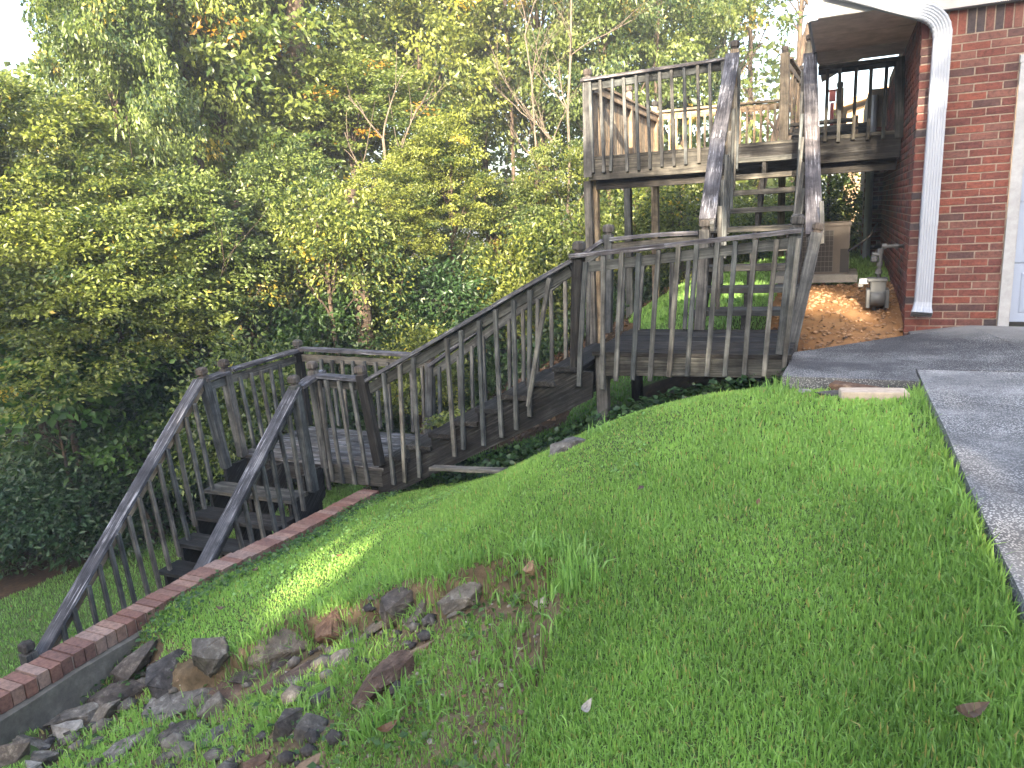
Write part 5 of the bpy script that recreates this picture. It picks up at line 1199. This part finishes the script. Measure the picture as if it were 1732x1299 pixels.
k = 2600; s = g.uniform(.505, .575, k); t = g.uniform(1.2, 5.8, k); P = np.stack([s, t, np.maximum(hq(s, t), -1.36)], 1); P[:, 0] = np.minimum(P[:, 0], .545); P = P[g.random(k) < .35 + .5 * (vnoise(P[:, 1] * 5, P[:, 1], 6) > -.2)]
blades('verge_grass', P, .11 * g.uniform(.35, 1.25, len(P)), .006 * g.uniform(.7, 1.4, len(P)), 'grass', np.clip(.3 + g.normal(size=len(P)) * .2, 0, .93), .8)
# weeds: tall grass tufts at rocks, slab edge and wall
cents = [hit(x, y) for x, y in ((1320, 660), (1345, 655), (1300, 668), (1210, 668), (1385, 650), (1500, 655), (1530, 660), (1545, 690), (1010, 735), (640, 838), (930, 985), (955, 1000), (985, 985), (540, 1190), (450, 1180), (600, 1060),
         (330, 1215), (700, 1050), (820, 1130), (860, 1080), (640, 1230), (760, 1200), (900, 1150), (250, 1260), (420, 1250), (520, 1060), (690, 1180), (1700, 960), (1720, 1000), (1640, 860), (1590, 770), (430, 1100), (610, 1250), (340, 1260))]
cents += [np.array([*( _scarp[i] + (_scarp[i + 1] - _scarp[i]) * f), 0.]) for i in range(len(_scarp) - 1) for f in (0, .6)]
Pl = []
for c_ in cents:
    k = int(g.integers(35, 90)); q = np.repeat(np.array(c_)[None], k, 0); q[:, :2] += g.normal(size=(k, 2)) * .06; q[:, 2] = hq(q[:, 0], q[:, 1]); Pl.append(q)
P = np.concatenate(Pl); blades('weed_tufts', P, .12 * g.uniform(.4, 1.3, len(P)), .008 * g.uniform(.7, 1.4, len(P)), 'grass', np.clip(.45 + g.normal(size=len(P)) * .2, 0, .93), .8)
def patch(name, n, s0, s1, t0, t1, hgt, L, m, wr=.7, cond=None):
    s = g.uniform(s0, s1, n); t = g.uniform(t0, t1, n)
    if cond is not None: k = cond(s, t); s, t = s[k], t[k]
    n = len(s); P = np.stack([s, t, hq(s, t) + hgt * g.random(n)], 1)
    V, Fc = leaves(P, g.normal(size=(n, 3)) * np.array([1, 1, .35]), np.array([0, -.15, 1.]) + g.normal(size=(n, 3)) * .45, L * g.uniform(.6, 1.4, n), wr)
    o = bpy.data.objects.new(name, npmesh(name, V, Fc, M[m], np.repeat(np.clip(g.random(n), 0, .93), 4))); link(o); o['kind'] = 'stuff'; return o
patch('creeping_vines', 3800, -3.9, -.35, 5.8, 6.9, .16, .055, 'leafdark', .8, lambda s, t: (t > 5.93 + .12 * vnoise(s * 3, t, 2)) & (vnoise(s * 3, t * 3, 77) > -.55))
patch('broad_weeds', 4200, -4.15, -.9, 1.3, 4.4, .045, .032, 'vine', .7, lambda s, t: in_pit(s, t) & (vnoise(s * 4, t * 4, 78) > .1))
patch('wall_weeds', 1500, -4.2, -3.9, 2.6, 6.1, .07, .035, 'vine', .7)
patch('clover', 2600, -4.1, -1.0, 3.2, 5.6, .04, .022, 'grass', .9, lambda s, t: ~in_pit(s, t) & (vnoise(s * 3, t * 3, 79) > .35))
patch('stair_vine', 260, -4.0, -3.6, 6.5, 6.95, .1, .05, 'leaf', .7)
bpy.data.objects['stair_vine'].location.z = .62
# dead leaves on the ground
patch('leaf_litter', 9000, -9.5, -2.6, 6.9, 15, .03, .08, 'brownleaf', .6, lambda s, t: zone(s, t) == 2)
patch('scattered_leaves', 240, -9.5, .4, 2.2, 9.3, .04, .05, 'brownleaf', .6, lambda s, t: ((s < -4.5) | (g.random(len(s)) < .22)) & ~((s > -.4) & (t > 5.4)))
patch('clay_crumbs', 250, -.6, .55, 6.6, 10, .01, .04, 'brownleaf', .7, lambda s, t: zone(s, t) == 1)
def fallen(px, py, L, label, rot, col='brownleaf'):
    P = hit(px, py); mb = MB(); n = 7; v = []
    for i in range(n):
        f = i / (n - 1); w = math.sin(math.pi * f) ** .8 * L * .19; zc = .35 * L * (2 * f - 1) ** 2
        v += [(-L / 2 + L * f, -w, zc + w * .5), (-L / 2 + L * f, 0, zc), (-L / 2 + L * f, w, zc + w * .5)]
    f_ = []
    for i in range(n - 1): a = 3 * i; f_ += [(a, a + 3, a + 4, a + 1), (a + 1, a + 4, a + 5, a + 2)]
    o = meshobj('fallen_leaf', v, f_, M[col], None, Matrix.Translation(Vector((P[0], P[1], P[2] + .045))) @ Matrix.Rotation(rot, 4, 'Z') @ Matrix.Rotation(.4, 4, 'X'))
    at_ = o.data.attributes.new('tone', 'FLOAT', 'POINT'); at_.data.foreach_set('value', np.full(len(v), .3 + .2 * rnd.random(), np.float32))
    tag(o, label, 'leaf', 'fallen leaves on the lawn')
fallen(1634, 1232, .10, 'curled brown leaf in the grass near the bottom right corner', .6)
fallen(655, 1250, .09, 'dark brown curled leaf in the grass at the bottom centre', 1.0)
fallen(376, 1040, .07, 'small brown leaf on the lawn above the upright boulder', .2)
fallen(432, 974, .06, 'dark dry leaf on the lawn near the brick cap', 1.2)
fallen(575, 950, .05, 'small dark leaf at the tip of the sunny streak', .4)
fallen(990, 1222, .07, 'pale speckled leaf standing upright in the grass at the bottom', 1.5, 'rock_pale')
for a in ((1502, 716, .04, 'tiny tan leaf on the driveway slab', .3),): pass
def pebbles(n, cond, rng, m='rock_tan', name='pebbles', r0=.006, r1=.02):
    s = g.uniform(rng[0], rng[1], n); t = g.uniform(rng[2], rng[3], n); k = cond(s, t); s, t = s[k], t[k]; n = len(s)
    base = np.array([(1, 0, 0), (0, 1, 0), (-1, 0, 0), (0, -1, 0), (0, 0, .7), (0, 0, -.7), (.6, .6, .35), (-.6, .6, .3), (-.6, -.6, .35), (.6, -.6, .3)])
    tri = np.array([(0, 6, 4), (6, 1, 4), (1, 7, 4), (7, 2, 4), (2, 8, 4), (8, 3, 4), (3, 9, 4), (9, 0, 4), (0, 1, 6), (1, 2, 7), (2, 3, 8), (3, 0, 9), (0, 5, 1), (1, 5, 2), (2, 5, 3), (3, 5, 0)])
    sc = r0 + (r1 - r0) * g.random(n) ** 2.5; V = base[None] * sc[:, None, None] * g.uniform(.6, 1.3, (n, 1, 3)) * g.uniform(.85, 1.15, (n, 10, 1))
    V = V + np.stack([s, t, hq(s, t) + sc * .3], 1)[:, None]; Fc = tri[None] + 10 * np.arange(n)[:, None, None]
    o = bpy.data.objects.new(name, npmesh(name, V.reshape(-1, 3), Fc.reshape(-1, 3), M[m])); link(o); o['kind'] = 'stuff'
pebbles(1800, lambda s, t: in_pit(s, t) & (vnoise(s * 3.5, t * 3.5, 90) > -.1), (-4.1, -.8, 1.3, 4.3))
pebbles(130, lambda s, t: in_pit(s, t) & (t - .28 * (s + 4) < 3.35), (-4.15, -1.6, 1.3, 4.0), 'rock_dark', 'small_rubble', .02, .06)
pebbles(110, lambda s, t: in_pit(s, t) & (vnoise(s * 3, t * 3, 95) > 0), (-4.15, -1.4, 1.3, 4.2), 'rock_grey', 'small_stones', .015, .05)
pebbles(150, lambda s, t: in_pit(s, t) & (s < -2.3) & (t - .28 * (s + 4) < 3.1), (-4.15, -2.2, 1.3, 3.4), 'rock_grey', 'broken_stones', .03, .085)
pebbles(700, lambda s, t: in_pit(s, t), (-4.1, -.8, 1.3, 4.3), 'rock_pale', 'pale_gravel', .005, .016)
pebbles(1500, lambda s, t: zone(s, t) == 1, (-.6, .6, 6.4, 10), 'rock_tan', 'clay_gravel', .008, .03)
hz_m = bpy.data.materials.new('haze'); hz_m.use_nodes = True; nn = hz_m.node_tree.nodes; nn.remove(nn['Principled BSDF'])
pv = nn.new('ShaderNodeVolumePrincipled'); pv.inputs['Color'].default_value = (.92, .95, 1, 1); pv.inputs['Density'].default_value = .0028; pv.inputs['Anisotropy'].default_value = .2
hz_m.node_tree.links.new(pv.outputs[0], nn['Material Output'].inputs['Volume'])
hb = MB().box((-170, -90, -14), (170, 170, 24)).build('haze', hz_m); hb['kind'] = 'stuff'
